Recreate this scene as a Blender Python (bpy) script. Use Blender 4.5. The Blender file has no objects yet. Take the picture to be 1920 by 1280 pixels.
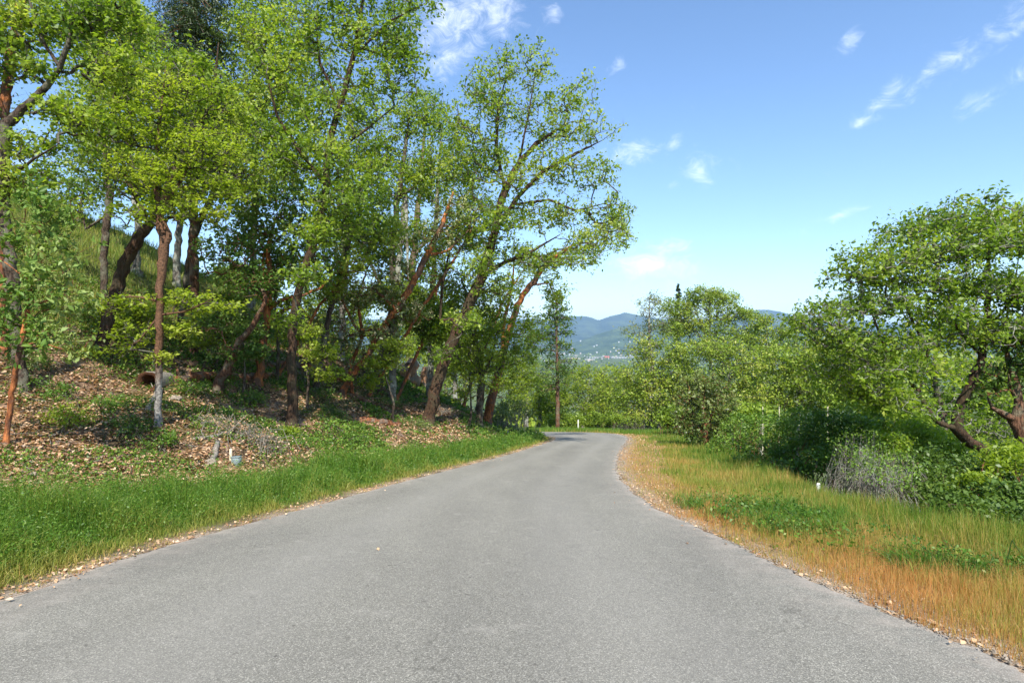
import bpy, math, time
import numpy as np
from mathutils import Vector

T0 = time.time()
rng = np.random.default_rng(7)
SC = bpy.context.scene
COL = SC.collection
F = 1066.67           # focal length in photo pixels (20 mm on 36 mm, 1920 wide)
EYE = 1.6
R = math.radians

# ------------------------------------------------------------------ camera
cam_data = bpy.data.cameras.new('camera')
cam = bpy.data.objects.new('camera', cam_data)
COL.objects.link(cam)
cam_data.lens = 20.0
cam_data.sensor_width = 36.0
cam_data.clip_start = 0.1
cam_data.clip_end = 40000
cam.location = (0, 0, EYE)
cam.rotation_euler = (R(90), 0, 0)
SC.camera = cam

# ------------------------------------------------------------------ sun, sky
SUN_EL, SUN_AZ = 50.0, 175.0      # azimuth clockwise from +y: the sun stands behind the camera
SUN_STRENGTH, SKY_STRENGTH = 4.4, 0.125
sd = bpy.data.lights.new('sun', 'SUN')
sd.energy = SUN_STRENGTH
sd.angle = R(0.53)
sd.color = (1.0, 0.95, 0.86)
sun = bpy.data.objects.new('sun', sd)
COL.objects.link(sun)
az, el = R(SUN_AZ), R(SUN_EL)
tosun = Vector((math.sin(az) * math.cos(el), math.cos(az) * math.cos(el), math.sin(el)))
sun.rotation_euler = tosun.to_track_quat('Z', 'Y').to_euler()
sun.location = tosun * 60

SC.view_settings.view_transform = 'Standard'
SC.view_settings.look = 'None'
SC.view_settings.gamma = 1.0
SC.view_settings.use_curve_mapping = False
SC.view_settings.exposure = 1.05

world = bpy.data.worlds.new('World')
SC.world = world
world.use_nodes = True
wn, wl = world.node_tree.nodes, world.node_tree.links
wn.clear()

class NG:
    """small helper to write node trees"""
    def __init__(s, tree):
        s.t = tree
    def n(s, kind, **kw):
        nd = s.t.nodes.new(kind)
        for k, v in kw.items():
            if k.startswith('i_'):
                nd.inputs[k[2:].replace('_', ' ')].default_value = v
            else:
                setattr(nd, k, v)
        return nd
    def put(s, sock, v):
        if hasattr(v, 'is_output') or isinstance(v, bpy.types.NodeSocket):
            s.t.links.new(v, sock)
        else:
            sock.default_value = v
    def math(s, op, a, b=0.0, c=None, clamp=False):
        nd = s.t.nodes.new('ShaderNodeMath')
        nd.operation = op
        nd.use_clamp = clamp
        s.put(nd.inputs[0], a)
        s.put(nd.inputs[1], b)
        if c is not None:
            s.put(nd.inputs[2], c)
        return nd.outputs[0]
    def mix(s, f, a, b, mode='MIX'):
        nd = s.t.nodes.new('ShaderNodeMix')
        nd.data_type = 'RGBA'
        nd.blend_type = mode
        s.put(nd.inputs[0], f)
        s.put(nd.inputs[6], a if not isinstance(a, tuple) else (*a[:3], 1))
        s.put(nd.inputs[7], b if not isinstance(b, tuple) else (*b[:3], 1))
        return nd.outputs[2]
    def noise(s, vec, scale, detail=3.0, rough=0.55, dist=0.0):
        nd = s.t.nodes.new('ShaderNodeTexNoise')
        if vec is not None:
            s.t.links.new(vec, nd.inputs['Vector'])
        nd.inputs['Scale'].default_value = scale
        nd.inputs['Detail'].default_value = detail
        nd.inputs['Roughness'].default_value = rough
        nd.inputs['Distortion'].default_value = dist
        return nd.outputs['Fac']
    def ramp(s, fac, stops, interp='LINEAR'):
        nd = s.t.nodes.new('ShaderNodeValToRGB')
        cr = nd.color_ramp
        cr.interpolation = interp
        while len(cr.elements) > 2:
            cr.elements.remove(cr.elements[-1])
        for i, (p, c) in enumerate(stops):
            e = cr.elements[i] if i < 2 else cr.elements.new(p)
            e.position = p
            e.color = (*c, 1) if len(c) == 3 else c
        s.put(nd.inputs[0], fac)
        return nd.outputs[0]
    def mrange(s, v, a, b, c=0.0, d=1.0, smooth=False):
        nd = s.t.nodes.new('ShaderNodeMapRange')
        if smooth:
            nd.interpolation_type = 'SMOOTHSTEP'
        s.put(nd.inputs[0], v)
        for i, x in enumerate((a, b, c, d)):
            nd.inputs[i + 1].default_value = x
        return nd.outputs[0]

g = NG(world.node_tree)
sky = g.n('ShaderNodeTexSky')
sky.sky_type = 'NISHITA'
sky.sun_disc = False
sky.sun_elevation = R(SUN_EL)
sky.sun_rotation = R(SUN_AZ)
sky.altitude = 400
sky.air_density = 1.0
sky.dust_density = 0.35
sky.ozone_density = 3.0
tc = g.n('ShaderNodeTexCoord')
sep = g.n('ShaderNodeSeparateXYZ')
wl.new(tc.outputs['Generated'], sep.inputs[0])
azm = g.math('ARCTAN2', sep.outputs[0], sep.outputs[1])
elv = g.math('ARCSINE', sep.outputs[2])
cmb = g.n('ShaderNodeCombineXYZ')
wl.new(azm, cmb.inputs[0])
wl.new(elv, cmb.inputs[1])
def azel(px, py):
    x, z = (px - 960) / F, (640 - py) / F
    return math.atan2(x, 1), math.atan2(z, math.hypot(x, 1))
mask = None
# cloud banks: px, py, half length, half width (photo px), turn in degrees, strength
for (px, py, a, b, rot, w) in [(850, 30, 120, 75, 25, 1.0), (935, 28, 55, 42, 20, 1.0), (850, 105, 85, 32, 28, .95),
                               (1180, 287, 62, 26, 8, .85), (1312, 322, 34, 38, 50, .9), (1262, 347, 40, 12, 0, .6),
                               (1215, 497, 95, 42, -8, 1.0), (1240, 468, 60, 26, 0, .9), (1800, 105, 150, 24, 24, .68),
                               (1880, 70, 80, 22, 24, .66), (1670, 180, 60, 16, 20, .7), (1615, 232, 34, 12, 10, .68),
                               (1590, 82, 36, 22, 50, .68), (1570, 405, 60, 11, 15, .62), (1850, 178, 70, 18, 25, .66),
                               (1040, 25, 22, 18, 0, .75), (1160, 122, 28, 16, 20, .62), (1262, 270, 22, 14, 30, .7),
                               (1295, 480, 30, 8, 5, .6), (1450, 590, 130, 22, 0, .62), (-300, 300, 260, 70, 15, .9),
                               (2600, 200, 300, 60, 12, .9)]:
    a0, e0 = azel(px, py)
    mp = g.n('ShaderNodeMapping', vector_type='TEXTURE')
    mp.inputs['Location'].default_value = (a0, e0, 0)
    mp.inputs['Rotation'].default_value = (0, 0, R(rot))
    mp.inputs['Scale'].default_value = (a / F, b / F, 1)
    wl.new(cmb.outputs[0], mp.inputs[0])
    ln = g.n('ShaderNodeVectorMath', operation='LENGTH')
    wl.new(mp.outputs[0], ln.inputs[0])
    m = g.mrange(ln.outputs['Value'], 0.0, 1.35, w, 0.0)
    mask = m if mask is None else g.math('MAXIMUM', mask, m)
mp = g.n('ShaderNodeMapping')
mp.inputs['Scale'].default_value = (1, 1.5, 1)
mp.inputs['Rotation'].default_value = (0, 0, R(-20))
wl.new(cmb.outputs[0], mp.inputs[0])
n1 = g.noise(mp.outputs[0], 24, 9, 0.7, 0.8)
n2 = g.noise(mp.outputs[0], 4.5, 3, 0.5)
dens = g.math('ADD', mask, g.math('MULTIPLY', g.math('SUBTRACT', n1, 0.5), 2.1))
dens = g.math('ADD', dens, g.math('MULTIPLY', g.math('SUBTRACT', n2, 0.5), 0.5))
dens = g.mrange(dens, 0.25, 1.9, 0, 0.8, smooth=True)
front = g.mrange(elv, 0.0, 0.03, 0, 1)
dens = g.math('MULTIPLY', dens, front)
hs = g.n('ShaderNodeHueSaturation')
hs.inputs['Saturation'].default_value = 1.06
hs.inputs['Value'].default_value = 1.0
wl.new(sky.outputs[0], hs.inputs['Color'])
skyc = hs.outputs[0]
cl = g.mix(dens, skyc, (8.0, 8.2, 8.8))
bg = g.n('ShaderNodeBackground')
wl.new(cl, bg.inputs[0])
bg.inputs[1].default_value = SKY_STRENGTH
wo = g.n('ShaderNodeOutputWorld')
wl.new(bg.outputs[0], wo.inputs[0])

SC.render.engine = 'CYCLES'
cy = SC.cycles
cy.max_bounces = 10
cy.diffuse_bounces = 7
cy.glossy_bounces = 2
cy.transmission_bounces = 7
cy.volume_bounces = 0
cy.transparent_max_bounces = 4
cy.caustics_reflective = False
cy.caustics_refractive = False

# ------------------------------------------------------------------ object helpers
def tag(o, label=None, cat=None, group=None, kind=None):
    if label: o['label'] = label
    if cat: o['category'] = cat
    if group: o['group'] = group
    if kind: o['kind'] = kind
    return o

def empty(name, loc, label=None, cat=None, group=None):
    o = bpy.data.objects.new(name, None)
    COL.objects.link(o)
    o.location = loc
    o.empty_display_size = 0.3
    return tag(o, label, cat, group)

def mesh(name, verts, faces, mat, parent=None, tint=None, smooth=False, origin=None, extra=None):
    """verts (n,3) world, faces (m,k) array of equal sized faces (or list of arrays)"""
    verts = np.asarray(verts, np.float32)
    fl = faces if isinstance(faces, list) else [faces]
    fl = [np.asarray(f, np.int32) for f in fl if len(f)]
    if origin is None:
        origin = tuple(parent.location) if parent is not None else (0, 0, 0)
    me = bpy.data.meshes.new(name)
    me.vertices.add(len(verts))
    me.vertices.foreach_set('co', (verts - np.asarray(origin, np.float32)).ravel())
    nl = sum(f.size for f in fl)
    npoly = sum(len(f) for f in fl)
    me.loops.add(nl)
    me.loops.foreach_set('vertex_index', np.concatenate([f.ravel() for f in fl]))
    me.polygons.add(npoly)
    tot = np.concatenate([np.full(len(f), f.shape[1], np.int32) for f in fl])
    st = np.concatenate([[0], np.cumsum(tot)[:-1]]).astype(np.int32)
    me.polygons.foreach_set('loop_start', st)
    if smooth:
        me.polygons.foreach_set('use_smooth', np.ones(npoly, bool))
    me.update(calc_edges=True)
    if tint is not None:
        at = me.attributes.new('tint', 'FLOAT', 'FACE')
        at.data.foreach_set('value', np.asarray(tint, np.float32))
    if extra:
        for k, v in extra.items():
            at = me.attributes.new(k, 'FLOAT', 'POINT')
            at.data.foreach_set('value', np.asarray(v, np.float32))
    me.materials.append(mat)
    o = bpy.data.objects.new(name, me)
    COL.objects.link(o)
    if parent is not None:
        o.parent = parent
    else:
        o.location = origin
    return o

# ------------------------------------------------------------------ numpy noise
_perm = np.random.default_rng(3).random((256, 256)).astype(np.float32)
def vnoise(x, y):
    xi, yi = np.floor(x).astype(int), np.floor(y).astype(int)
    fx, fy = x - xi, y - yi
    fx, fy = fx * fx * (3 - 2 * fx), fy * fy * (3 - 2 * fy)
    a = _perm[xi & 255, yi & 255]; b = _perm[(xi + 1) & 255, yi & 255]
    c = _perm[xi & 255, (yi + 1) & 255]; d = _perm[(xi + 1) & 255, (yi + 1) & 255]
    return (a * (1 - fx) + b * fx) * (1 - fy) + (c * (1 - fx) + d * fx) * fy
def fbm(x, y, o=4, p=0.5):
    s, a, t = 0, 1, 0
    for i in range(o):
        s = s + a * vnoise(x * 2 ** i + 17 * i, y * 2 ** i + 31 * i)
        t += a; a *= p
    return s / t

# ------------------------------------------------------------------ terrain shape
SL = 0.126                                     # the lane falls 12.6 %
def unpx(px, py):
    d = EYE / ((py - 640) / F - SL)
    return ((px - 960) / F * d, d)
LE = [(-6.4, -30), (-5.4, -8), (-4.8, 1)] + [unpx(*p) for p in [(0, 1125), (130, 1080), (300, 1026), (430, 990), (600, 945), (740, 907), (860, 876), (960, 850), (1030, 828)]] + \
     [(2.7, 35.5), (2.75, 38.5), (1.9, 41), (0, 42.8), (-4, 44.6), (-12, 49), (-26, 60), (-45, 78), (-90, 120)]
RE = [(4.8, -30), (3.7, -8), (3.3, 1)] + [unpx(*p) for p in [(1915, 1250), (1840, 1217), (1740, 1178), (1640, 1135), (1540, 1093), (1440, 1049), (1352, 1007), (1290, 979), (1215, 943), (1165, 900), (1156, 872), (1163, 845), (1177, 827)]] + \
     [(7.5, 37), (8.0, 41), (7.9, 44.5), (6.6, 47.2), (4.2, 48.4), (0, 49), (-4, 50.2), (-11, 54), (-23, 64.5), (-42, 83), (-88, 126)]
def smooth_poly(P, n=6):
    P = np.array(P, float)
    Q = np.vstack([2 * P[0] - P[1], P, 2 * P[-1] - P[-2]])
    out = []
    for i in range(1, len(Q) - 2):
        p0, p1, p2, p3 = Q[i - 1:i + 3]
        for t in np.linspace(0, 1, n, endpoint=False):
            out.append(0.5 * ((2 * p1) + (-p0 + p2) * t + (2 * p0 - 5 * p1 + 4 * p2 - p3) * t * t + (-p0 + 3 * p1 - 3 * p2 + p3) * t ** 3))
    out.append(P[-1])
    return np.array(out)
LES, RES = smooth_poly(LE), smooth_poly(RE)

def dist_poly(x, y, P):
    best = np.full(x.shape, 1e9)
    for (ax, ay), (bx, by) in zip(P[:-1], P[1:]):
        dx, dy = bx - ax, by - ay
        l2 = dx * dx + dy * dy
        if l2 < 1e-9: continue
        t = np.clip(((x - ax) * dx + (y - ay) * dy) / l2, 0, 1)
        best = np.minimum(best, (x - ax - t * dx) ** 2 + (y - ay - t * dy) ** 2)
    return np.sqrt(best)
def in_road(x, y):
    P = np.vstack([LES, RES[::-1]])
    Q = np.roll(P, -1, axis=0)
    ins = np.zeros(x.shape, bool)
    for (ax, ay), (bx, by) in zip(P, Q):
        c = (ay > y) != (by > y)
        if by != ay:
            ins ^= c & (x < (bx - ax) * (y - ay) / (by - ay) + ax)
    return ins
def regions(x, y):
    """side (-1 left of the lane, 1 right, 0 on it) and distance from its edge"""
    x, y = np.asarray(x, float), np.asarray(y, float)
    dl, dr = dist_poly(x, y, LES[::2]), dist_poly(x, y, RES[::2])
    ins = in_road(x, y)
    side = np.where(ins, 0, np.where(dl < dr, -1, 1))
    return side, np.where(ins, -np.minimum(dl, dr), np.minimum(dl, dr))
def verge_w(y):
    return np.interp(y, [0, 5, 13, 30, 45], [3.9, 3.6, 2.5, 2.0, 2.0])
def base_z(y):
    z = -SL * y
    far = np.clip((y - 380) / 500, 0, 1)
    z = np.where(y > 380, -SL * 380 - far * (2 - far) * (101 - SL * 380) , z)
    return np.maximum(z, -101)
def ground(x, y):
    x, y = np.asarray(x, float), np.asarray(y, float)
    side, u = regions(x, y)
    vw = verge_w(y)
    s1 = np.interp(y, [12, 28], [0.32, 0.50])
    s2 = np.interp(y, [12, 28], [0.60, 0.60])
    kn = 5.5
    hl = 0.10 * np.clip(u - 0.9, 0, None) - 0.10 * np.clip(u - vw, 0, None) + s1 * np.clip(u - vw, 0, kn) + s2 * np.clip(u - vw - kn, 0, None)
    hl = np.where(hl > 14, 14 + (hl - 14) * 0.45, hl)
    hl = hl + (fbm(x * .35, y * .35, 4) - .5) * np.clip((u - 1.5) * .35, 0, .8) + (fbm(x * 2.1 + 9, y * 2.1, 3) - .5) * .16 * np.clip(u - .2, 0, 1)
    ws = np.interp(y, [0, 10, 20, 30, 48, 60], [3.7, 3.8, 4.4, 4.4, 8, 11])
    hr = -0.02 * np.clip(u, 0, ws) - 0.42 * np.clip(u - ws, 0, 9) - 0.12 * np.clip(u - ws - 9, 0, 200)
    hr = hr + (fbm(x * .5 + 40, y * .5, 3) - .5) * .25 * np.clip(u * .5, 0, 1) + (fbm(x * 2.3 + 9, y * 2.3, 3) - .5) * .08 * np.clip(u, 0, 1)
    h = np.where(side == 0, 0.0, np.where(side < 0, hl, hr))
    h = h - np.where(side == 0, 0.05 * np.clip(-u * 6, 0, 1) , 0.0) - 0.006
    z = base_z(y) + h
    far = np.clip((y - 150) / 500, 0, 1)
    flat = np.maximum(base_z(y) - 8, -101) + (fbm(x * .004, y * .004, 3) - .5) * 10 * far * np.clip(1 - (y - 1500) / 2000, 0, 1)
    z = z * (1 - far) + flat * far
    return np.maximum(z, -101.0)
def gz(x, y):
    return float(ground(np.array([x]), np.array([y]))[0])
_ds = np.concatenate([np.arange(2.5, 60, .05), np.arange(60, 140, .25)])
def hit(px, py):
    xs = (px - 960) / F * _ds
    zs = EYE + (640 - py) / F * _ds
    h = ground(xs, _ds)
    k = np.argmax(h > zs)
    if not (h > zs).any(): k = len(_ds) - 1
    d = _ds[k]
    return float(xs[k]), float(d), float(h[k])
def P3(px, py, d):
    return np.array([(px - 960) / F * d, d, EYE + (640 - py) / F * d])

# ------------------------------------------------------------------ materials
def newmat(name):
    m = bpy.data.materials.new(name)
    m.use_nodes = True
    m.node_tree.nodes.clear()
    g = NG(m.node_tree)
    out = g.n('ShaderNodeOutputMaterial')
    return m, g, out
def principled(g, out, col, rough=0.8, spec=0.3, bump=None, bstr=0.3, bdist=0.02):
    p = g.n('ShaderNodeBsdfPrincipled')
    g.put(p.inputs['Base Color'], col if not isinstance(col, tuple) else (*col, 1))
    g.put(p.inputs['Roughness'], rough)
    p.inputs['Specular IOR Level'].default_value = spec
    if bump is not None:
        b = g.n('ShaderNodeBump')
        b.inputs['Strength'].default_value = bstr
        b.inputs['Distance'].default_value = bdist
        g.put(b.inputs['Height'], bump)
        g.t.links.new(b.outputs[0], p.inputs['Normal'])
    g.t.links.new(p.outputs[0], out.inputs[0])
    return p
def leaf_mat(name, stops, trans=0.45, rough=0.45, spec=0.35):
    m, g, out = newmat(name)
    at = g.n('ShaderNodeAttribute', attribute_name='tint')
    col = g.ramp(at.outputs['Fac'], stops)
    p = principled(g, out, col, rough, spec)
    tr = g.n('ShaderNodeBsdfTranslucent')
    tc_ = g.mix(1.0, col, (1.7, 1.75, 0.7), 'MULTIPLY')
    g.put(tr.inputs[0], tc_)
    ms = g.n('ShaderNodeMixShader')
    ms.inputs[0].default_value = trans
    g.t.links.new(p.outputs[0], ms.inputs[1])
    g.t.links.new(tr.outputs[0], ms.inputs[2])
    g.t.links.new(ms.outputs[0], out.inputs[0])
    return m
M = {}
M['oak'] = leaf_mat('oak_leaves', [(0, (.072, .13, .016)), (.35, (.155, .245, .024)), (.7, (.245, .33, .037)), (1, (.36, .41, .075))])
M['bright'] = leaf_mat('spring_leaves', [(0, (.09, .14, .014)), (.4, (.20, .28, .022)), (.75, (.29, .36, .035)), (1, (.38, .43, .08))])
M['far'] = leaf_mat('far_leaves', [(0, (.073, .12, .016)), (.4, (.165, .25, .024)), (.75, (.25, .335, .037)), (1, (.35, .365, .065))], trans=.28)
M['madrone'] = leaf_mat('madrone_leaves', [(0, (.05, .11, .02)), (.4, (.11, .20, .035)), (.75, (.18, .27, .055)), (1, (.29, .35, .12))], trans=.28, rough=.5, spec=.22)
M['flower_madrone'] = leaf_mat('pale_madrone_leaves', [(0, (.06, .10, .02)), (.4, (.12, .17, .04)), (.75, (.19, .23, .07)), (1, (.30, .30, .12))], trans=.25, rough=.35, spec=.45)
M['blossom'] = leaf_mat('cream_blossom', [(0, (.42, .36, .18)), (.5, (.6, .54, .32)), (1, (.7, .66, .45))], trans=.2)
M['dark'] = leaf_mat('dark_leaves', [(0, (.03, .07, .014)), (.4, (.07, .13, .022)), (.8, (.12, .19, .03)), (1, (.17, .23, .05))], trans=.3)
M['bramble'] = leaf_mat('bramble_leaves', [(0, (.035, .08, .012)), (.4, (.08, .16, .02)), (.8, (.15, .25, .03)), (1, (.23, .31, .045))], trans=.3)
M['needle'] = leaf_mat('needles', [(0, (.018, .04, .014)), (.5, (.04, .07, .02)), (1, (.085, .11, .035))], trans=.12)
M['grass'] = leaf_mat('grass_blades', [(0, (.045, .11, .012)), (.22, (.095, .20, .018)), (.42, (.20, .24, .04)), (.6, (.30, .27, .06)), (.8, (.44, .29, .10)), (1, (.46, .22, .075))], trans=.3, rough=.5)
M['litter'] = leaf_mat('dead_leaves', [(0, (.12, .055, .025)), (.3, (.32, .17, .08)), (.65, (.55, .37, .22)), (1, (.72, .56, .42))], trans=.12, rough=.7)

def bark(name, a, b, lichen=None, scale=6.0, streak=True):
    m, g, out = newmat(name)
    tc = g.n('ShaderNodeTexCoord')
    mp = g.n('ShaderNodeMapping')
    mp.inputs['Scale'].default_value = (1, 1, .25 if streak else .6)
    g.t.links.new(tc.outputs['Object'], mp.inputs[0])
    n = g.noise(mp.outputs[0], scale * 4, 5, .65)
    n2 = g.noise(tc.outputs['Object'], scale * .45, 3, .6)
    col = g.mix(g.mrange(n, .42, .60), a, b)
    if lichen:
        col = g.mix(g.mrange(n2, .47, .57, 0, .9), col, lichen)
    principled(g, out, col, .85, .2, n, 1.0, .07)
    return m
M['bark_oak'] = bark('oak_bark', (.035, .024, .017), (.12, .085, .06), (.15, .14, .10))
M['bark_grey'] = bark('grey_bark', (.10, .085, .07), (.28, .25, .21), (.35, .36, .30))
M['bark_brown'] = bark('brown_bark', (.07, .035, .02), (.22, .11, .065), (.18, .15, .10))
M['bark_twig'] = bark('twig_bark', (.05, .038, .028), (.14, .11, .08), (.2, .2, .15), 10)
M['bark_madrone'] = bark('madrone_bark', (.16, .055, .022), (.50, .18, .06), (.12, .075, .055), 3.5, True)
M['stump_bark'] = bark('stump_bark', (.30, .15, .08), (.52, .30, .18), (.28, .24, .20), 5)
M['bark_red'] = bark('red_twig_bark', (.16, .06, .03), (.34, .14, .07), (.14, .10, .07), 6)
M['bark_moss'] = bark('mossy_bark', (.03, .018, .011), (.11, .062, .036), (.065, .05, .028))
m, g, out = newmat('slender_bark'); M['bark_slender'] = m
tc = g.n('ShaderNodeTexCoord'); sp_ = g.n('ShaderNodeSeparateXYZ'); g.t.links.new(tc.outputs['Object'], sp_.inputs[0])
n = g.noise(tc.outputs['Object'], 26, 5, .65); n2 = g.noise(tc.outputs['Object'], 5, 3, .6)
lo = g.mix(g.mrange(n, .35, .65), (.10, .09, .08), (.36, .34, .30)); hi = g.mix(g.mrange(n, .35, .65), (.05, .028, .017), (.19, .10, .055))
principled(g, out, g.mix(g.mrange(g.math('ADD', sp_.outputs[2], g.math('MULTIPLY', n2, .8)), 1.3, 1.9), lo, hi), .85, .2, n, .9, .03)
M['dead'] = bark('dead_wood', (.17, .14, .11), (.42, .37, .31), (.28, .26, .22))
M['redlog'] = bark('rotten_log', (.09, .035, .018), (.33, .13, .055), (.20, .15, .11), 5)

# ground sheet
m, g, out = newmat('ground')
M['ground'] = m
tc = g.n('ShaderNodeTexCoord')
A = lambda k: g.n('ShaderNodeAttribute', attribute_name=k).outputs['Fac']
na = g.noise(tc.outputs['Object'], 9, 5, .65)
nb = g.noise(tc.outputs['Object'], 55, 4, .7)
nc = g.noise(tc.outputs['Object'], 1.3, 3, .55)
litter = g.ramp(g.mrange(nb, .3, .7), [(0, (.13, .07, .045)), (.45, (.32, .195, .125)), (.8, (.46, .32, .22)), (1, (.54, .42, .31))])
soil = g.ramp(na, [(0.3, (.045, .033, .02)), (.7, (.13, .09, .055))])
grassc = g.ramp(g.mrange(nb, .3, .7), [(0, (.025, .045, .01)), (.6, (.07, .10, .02)), (1, (.14, .15, .035))])
strawc = g.ramp(g.mrange(nb, .3, .7), [(0, (.13, .075, .035)), (.5, (.32, .19, .08)), (1, (.45, .33, .18))])
gravel = g.ramp(g.mrange(nb, .35, .65), [(0, (.14, .10, .07)), (.5, (.38, .30, .22)), (1, (.6, .53, .45))])
fc = g.ramp(g.noise(tc.outputs['Object'], .035, 5, .7), [(.3, (.035, .055, .018)), (.5, (.08, .11, .03)), (.7, (.17, .17, .075))])
col = g.mix(g.mrange(nc, .40, .55), litter, soil)
col = g.mix(A('grassy'), col, grassc)
col = g.mix(A('straw'), col, strawc)
col = g.mix(A('gravel'), col, gravel)
col = g.mix(A('far'), col, fc)
principled(g, out, col, .95, .1, nb, .8, .03)

# asphalt
m, g, out = newmat('asphalt')
M['asphalt'] = m
tc = g.n('ShaderNodeTexCoord')
co = tc.outputs['Object']
vo = g.n('ShaderNodeTexVoronoi')
vo.inputs['Scale'].default_value = 150
g.t.links.new(co, vo.inputs['Vector'])
vsep = g.n('ShaderNodeSeparateColor')
g.t.links.new(vo.outputs['Color'], vsep.inputs[0])
fine = g.noise(co, 260, 2, .7)
base = g.ramp(vsep.outputs[0], [(0, (.07, .069, .062)), (.4, (.158, .155, .14)), (.8, (.232, .228, .206)), (1, (.46, .45, .41))])
base = g.mix(.3, base, g.ramp(fine, [(.3, (.08, .079, .072)), (.7, (.33, .325, .30))]))
mp = g.n('ShaderNodeMapping'); mp.inputs['Scale'].default_value = (1, .28, 1)
g.t.links.new(co, mp.inputs[0])
st = g.noise(mp.outputs[0], .9, 4, .6)
base = g.mix(1.0, base, g.ramp(st, [(.3, (.84, .84, .84)), (.7, (1.10, 1.10, 1.085))]), 'MULTIPLY')
pt = g.noise(co, 3.2, 5, .7)
base = g.mix(g.mrange(pt, .58, .74, 0, .38), base, (.34, .33, .305))
base = g.mix(g.mrange(g.noise(co, 14, 2, .5), .70, .76, 0, .7), base, (.07, .065, .06))
cr_ = g.n('ShaderNodeAttribute', attribute_name='across').outputs['Fac']
trk = g.math('ABSOLUTE', g.math('SUBTRACT', g.math('ABSOLUTE', g.math('SUBTRACT', cr_, .5)), .21))
trk = g.mrange(g.math('ADD', trk, g.math('MULTIPLY', g.math('SUBTRACT', st, .5), .2)), .0, .13, .16, 0, smooth=True)
base = g.mix(trk, base, (.34, .335, .315))
crk = g.n('ShaderNodeTexVoronoi', feature='DISTANCE_TO_EDGE'); crk.inputs['Scale'].default_value = .55
wp = g.n('ShaderNodeVectorMath', operation='ADD'); g.t.links.new(co, wp.inputs[0])
wn_ = g.n('ShaderNodeTexNoise'); wn_.inputs['Scale'].default_value = 2.2; wn_.inputs['Detail'].default_value = 6; g.t.links.new(co, wn_.inputs['Vector'])
g.t.links.new(wn_.outputs['Color'], wp.inputs[1]); g.t.links.new(wp.outputs[0], crk.inputs['Vector'])
ck = g.math('MULTIPLY', g.mrange(crk.outputs['Distance'], .0, .006, 1, 0), g.mrange(g.noise(co, .5, 2, .5), .50, .58, 0, .55))
base = g.mix(ck, base, (.07, .068, .06))
base = g.mix(1.0, base, (1.03, 1.0, .94), 'MULTIPLY')
edge = g.n('ShaderNodeAttribute', attribute_name='edge').outputs['Fac']
base = g.mix(g.math('MULTIPLY', edge, g.mrange(pt, .35, .6), clamp=True), base, (.36, .31, .26))
principled(g, out, base, .88, .25, vo.outputs['Distance'], .45, .006)

def plain(name, col, rough=.6, var=.15, scale=20):
    m, g, out = newmat(name)
    tc = g.n('ShaderNodeTexCoord')
    n = g.noise(tc.outputs['Object'], scale, 4, .6)
    c = g.mix(g.mrange(n, .35, .65), tuple(x * (1 - var) for x in col), tuple(min(1, x * (1 + var)) for x in col))
    principled(g, out, c, rough, .3, n, .2, .01)
    M[name] = m
    return m

# ------------------------------------------------------------------ ground mesh
def axis(fine_lo, fine_hi, step, lo, hi, gfac):
    a = list(np.arange(fine_lo, fine_hi + 1e-6, step))
    s = step
    while a[-1] < hi:
        s *= gfac; a.append(a[-1] + s)
    s = step
    while a[0] > lo:
        s *= gfac; a.insert(0, a[0] - s)
    return np.array(a)
gx = axis(-22, 14, .32, -12000, 12000, 1.15)
gy = axis(1, 56, .34, -40, 12500, 1.10)
X, Y = np.meshgrid(gx, gy)
Z = ground(X, Y)
side, u = regions(X.ravel(), Y.ravel())
side, u = side.reshape(X.shape), u.reshape(X.shape)
nx, ny = len(gx), len(gy)
ii = np.arange(nx * ny).reshape(ny, nx)
quads = np.stack([ii[:-1, :-1], ii[:-1, 1:], ii[1:, 1:], ii[1:, :-1]], -1).reshape(-1, 4)
vw = verge_w(Y)
n_ = fbm(X * .6 + 5, Y * .6, 4)
gr = np.where(side < 0, np.clip((u - .25) * 3, 0, 1) * np.clip((vw + .1 - u) * 2, 0, 1), 0)
gr = np.maximum(gr, np.where((side < 0) & (u > vw + 9), np.clip((u - vw - 9) / 4, 0, .85), 0))
gr = np.maximum(gr, np.where((side < 0) & (u > vw), np.clip((n_ - .5) * 6, 0, .8), 0))
gr = np.maximum(gr, np.where((side > 0) & (u > .9), np.clip((u - .9) / 2, 0, 1), 0))
stw = np.where((side > 0) & (u < 3.4), np.clip((3.2 - u) * .8, 0, 1), 0) * np.where(Y < 45, 1, .3)
gv = np.clip(1 - np.abs(u) / np.where(side > 0, .45, .3), 0, 1) * (side != 0)
far = np.clip((Y - 70) / 60, 0, 1)
V = np.stack([X.ravel(), Y.ravel(), Z.ravel()], -1)
o = mesh('ground', V, quads, M['ground'], smooth=True, extra={'grassy': gr.ravel(), 'straw': stw.ravel(), 'gravel': gv.ravel(), 'far': far.ravel()})
tag(o, 'hillside ground with leaf litter, grass verges and falling slope', kind='structure')

# road sheet: cross sections between the two edges
def resample(P, n):
    s = np.concatenate([[0], np.cumsum(np.hypot(*np.diff(P, axis=0).T))])
    t = np.linspace(0, s[-1], n)
    return np.stack([np.interp(t, s, P[:, 0]), np.interp(t, s, P[:, 1])], -1)
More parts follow.
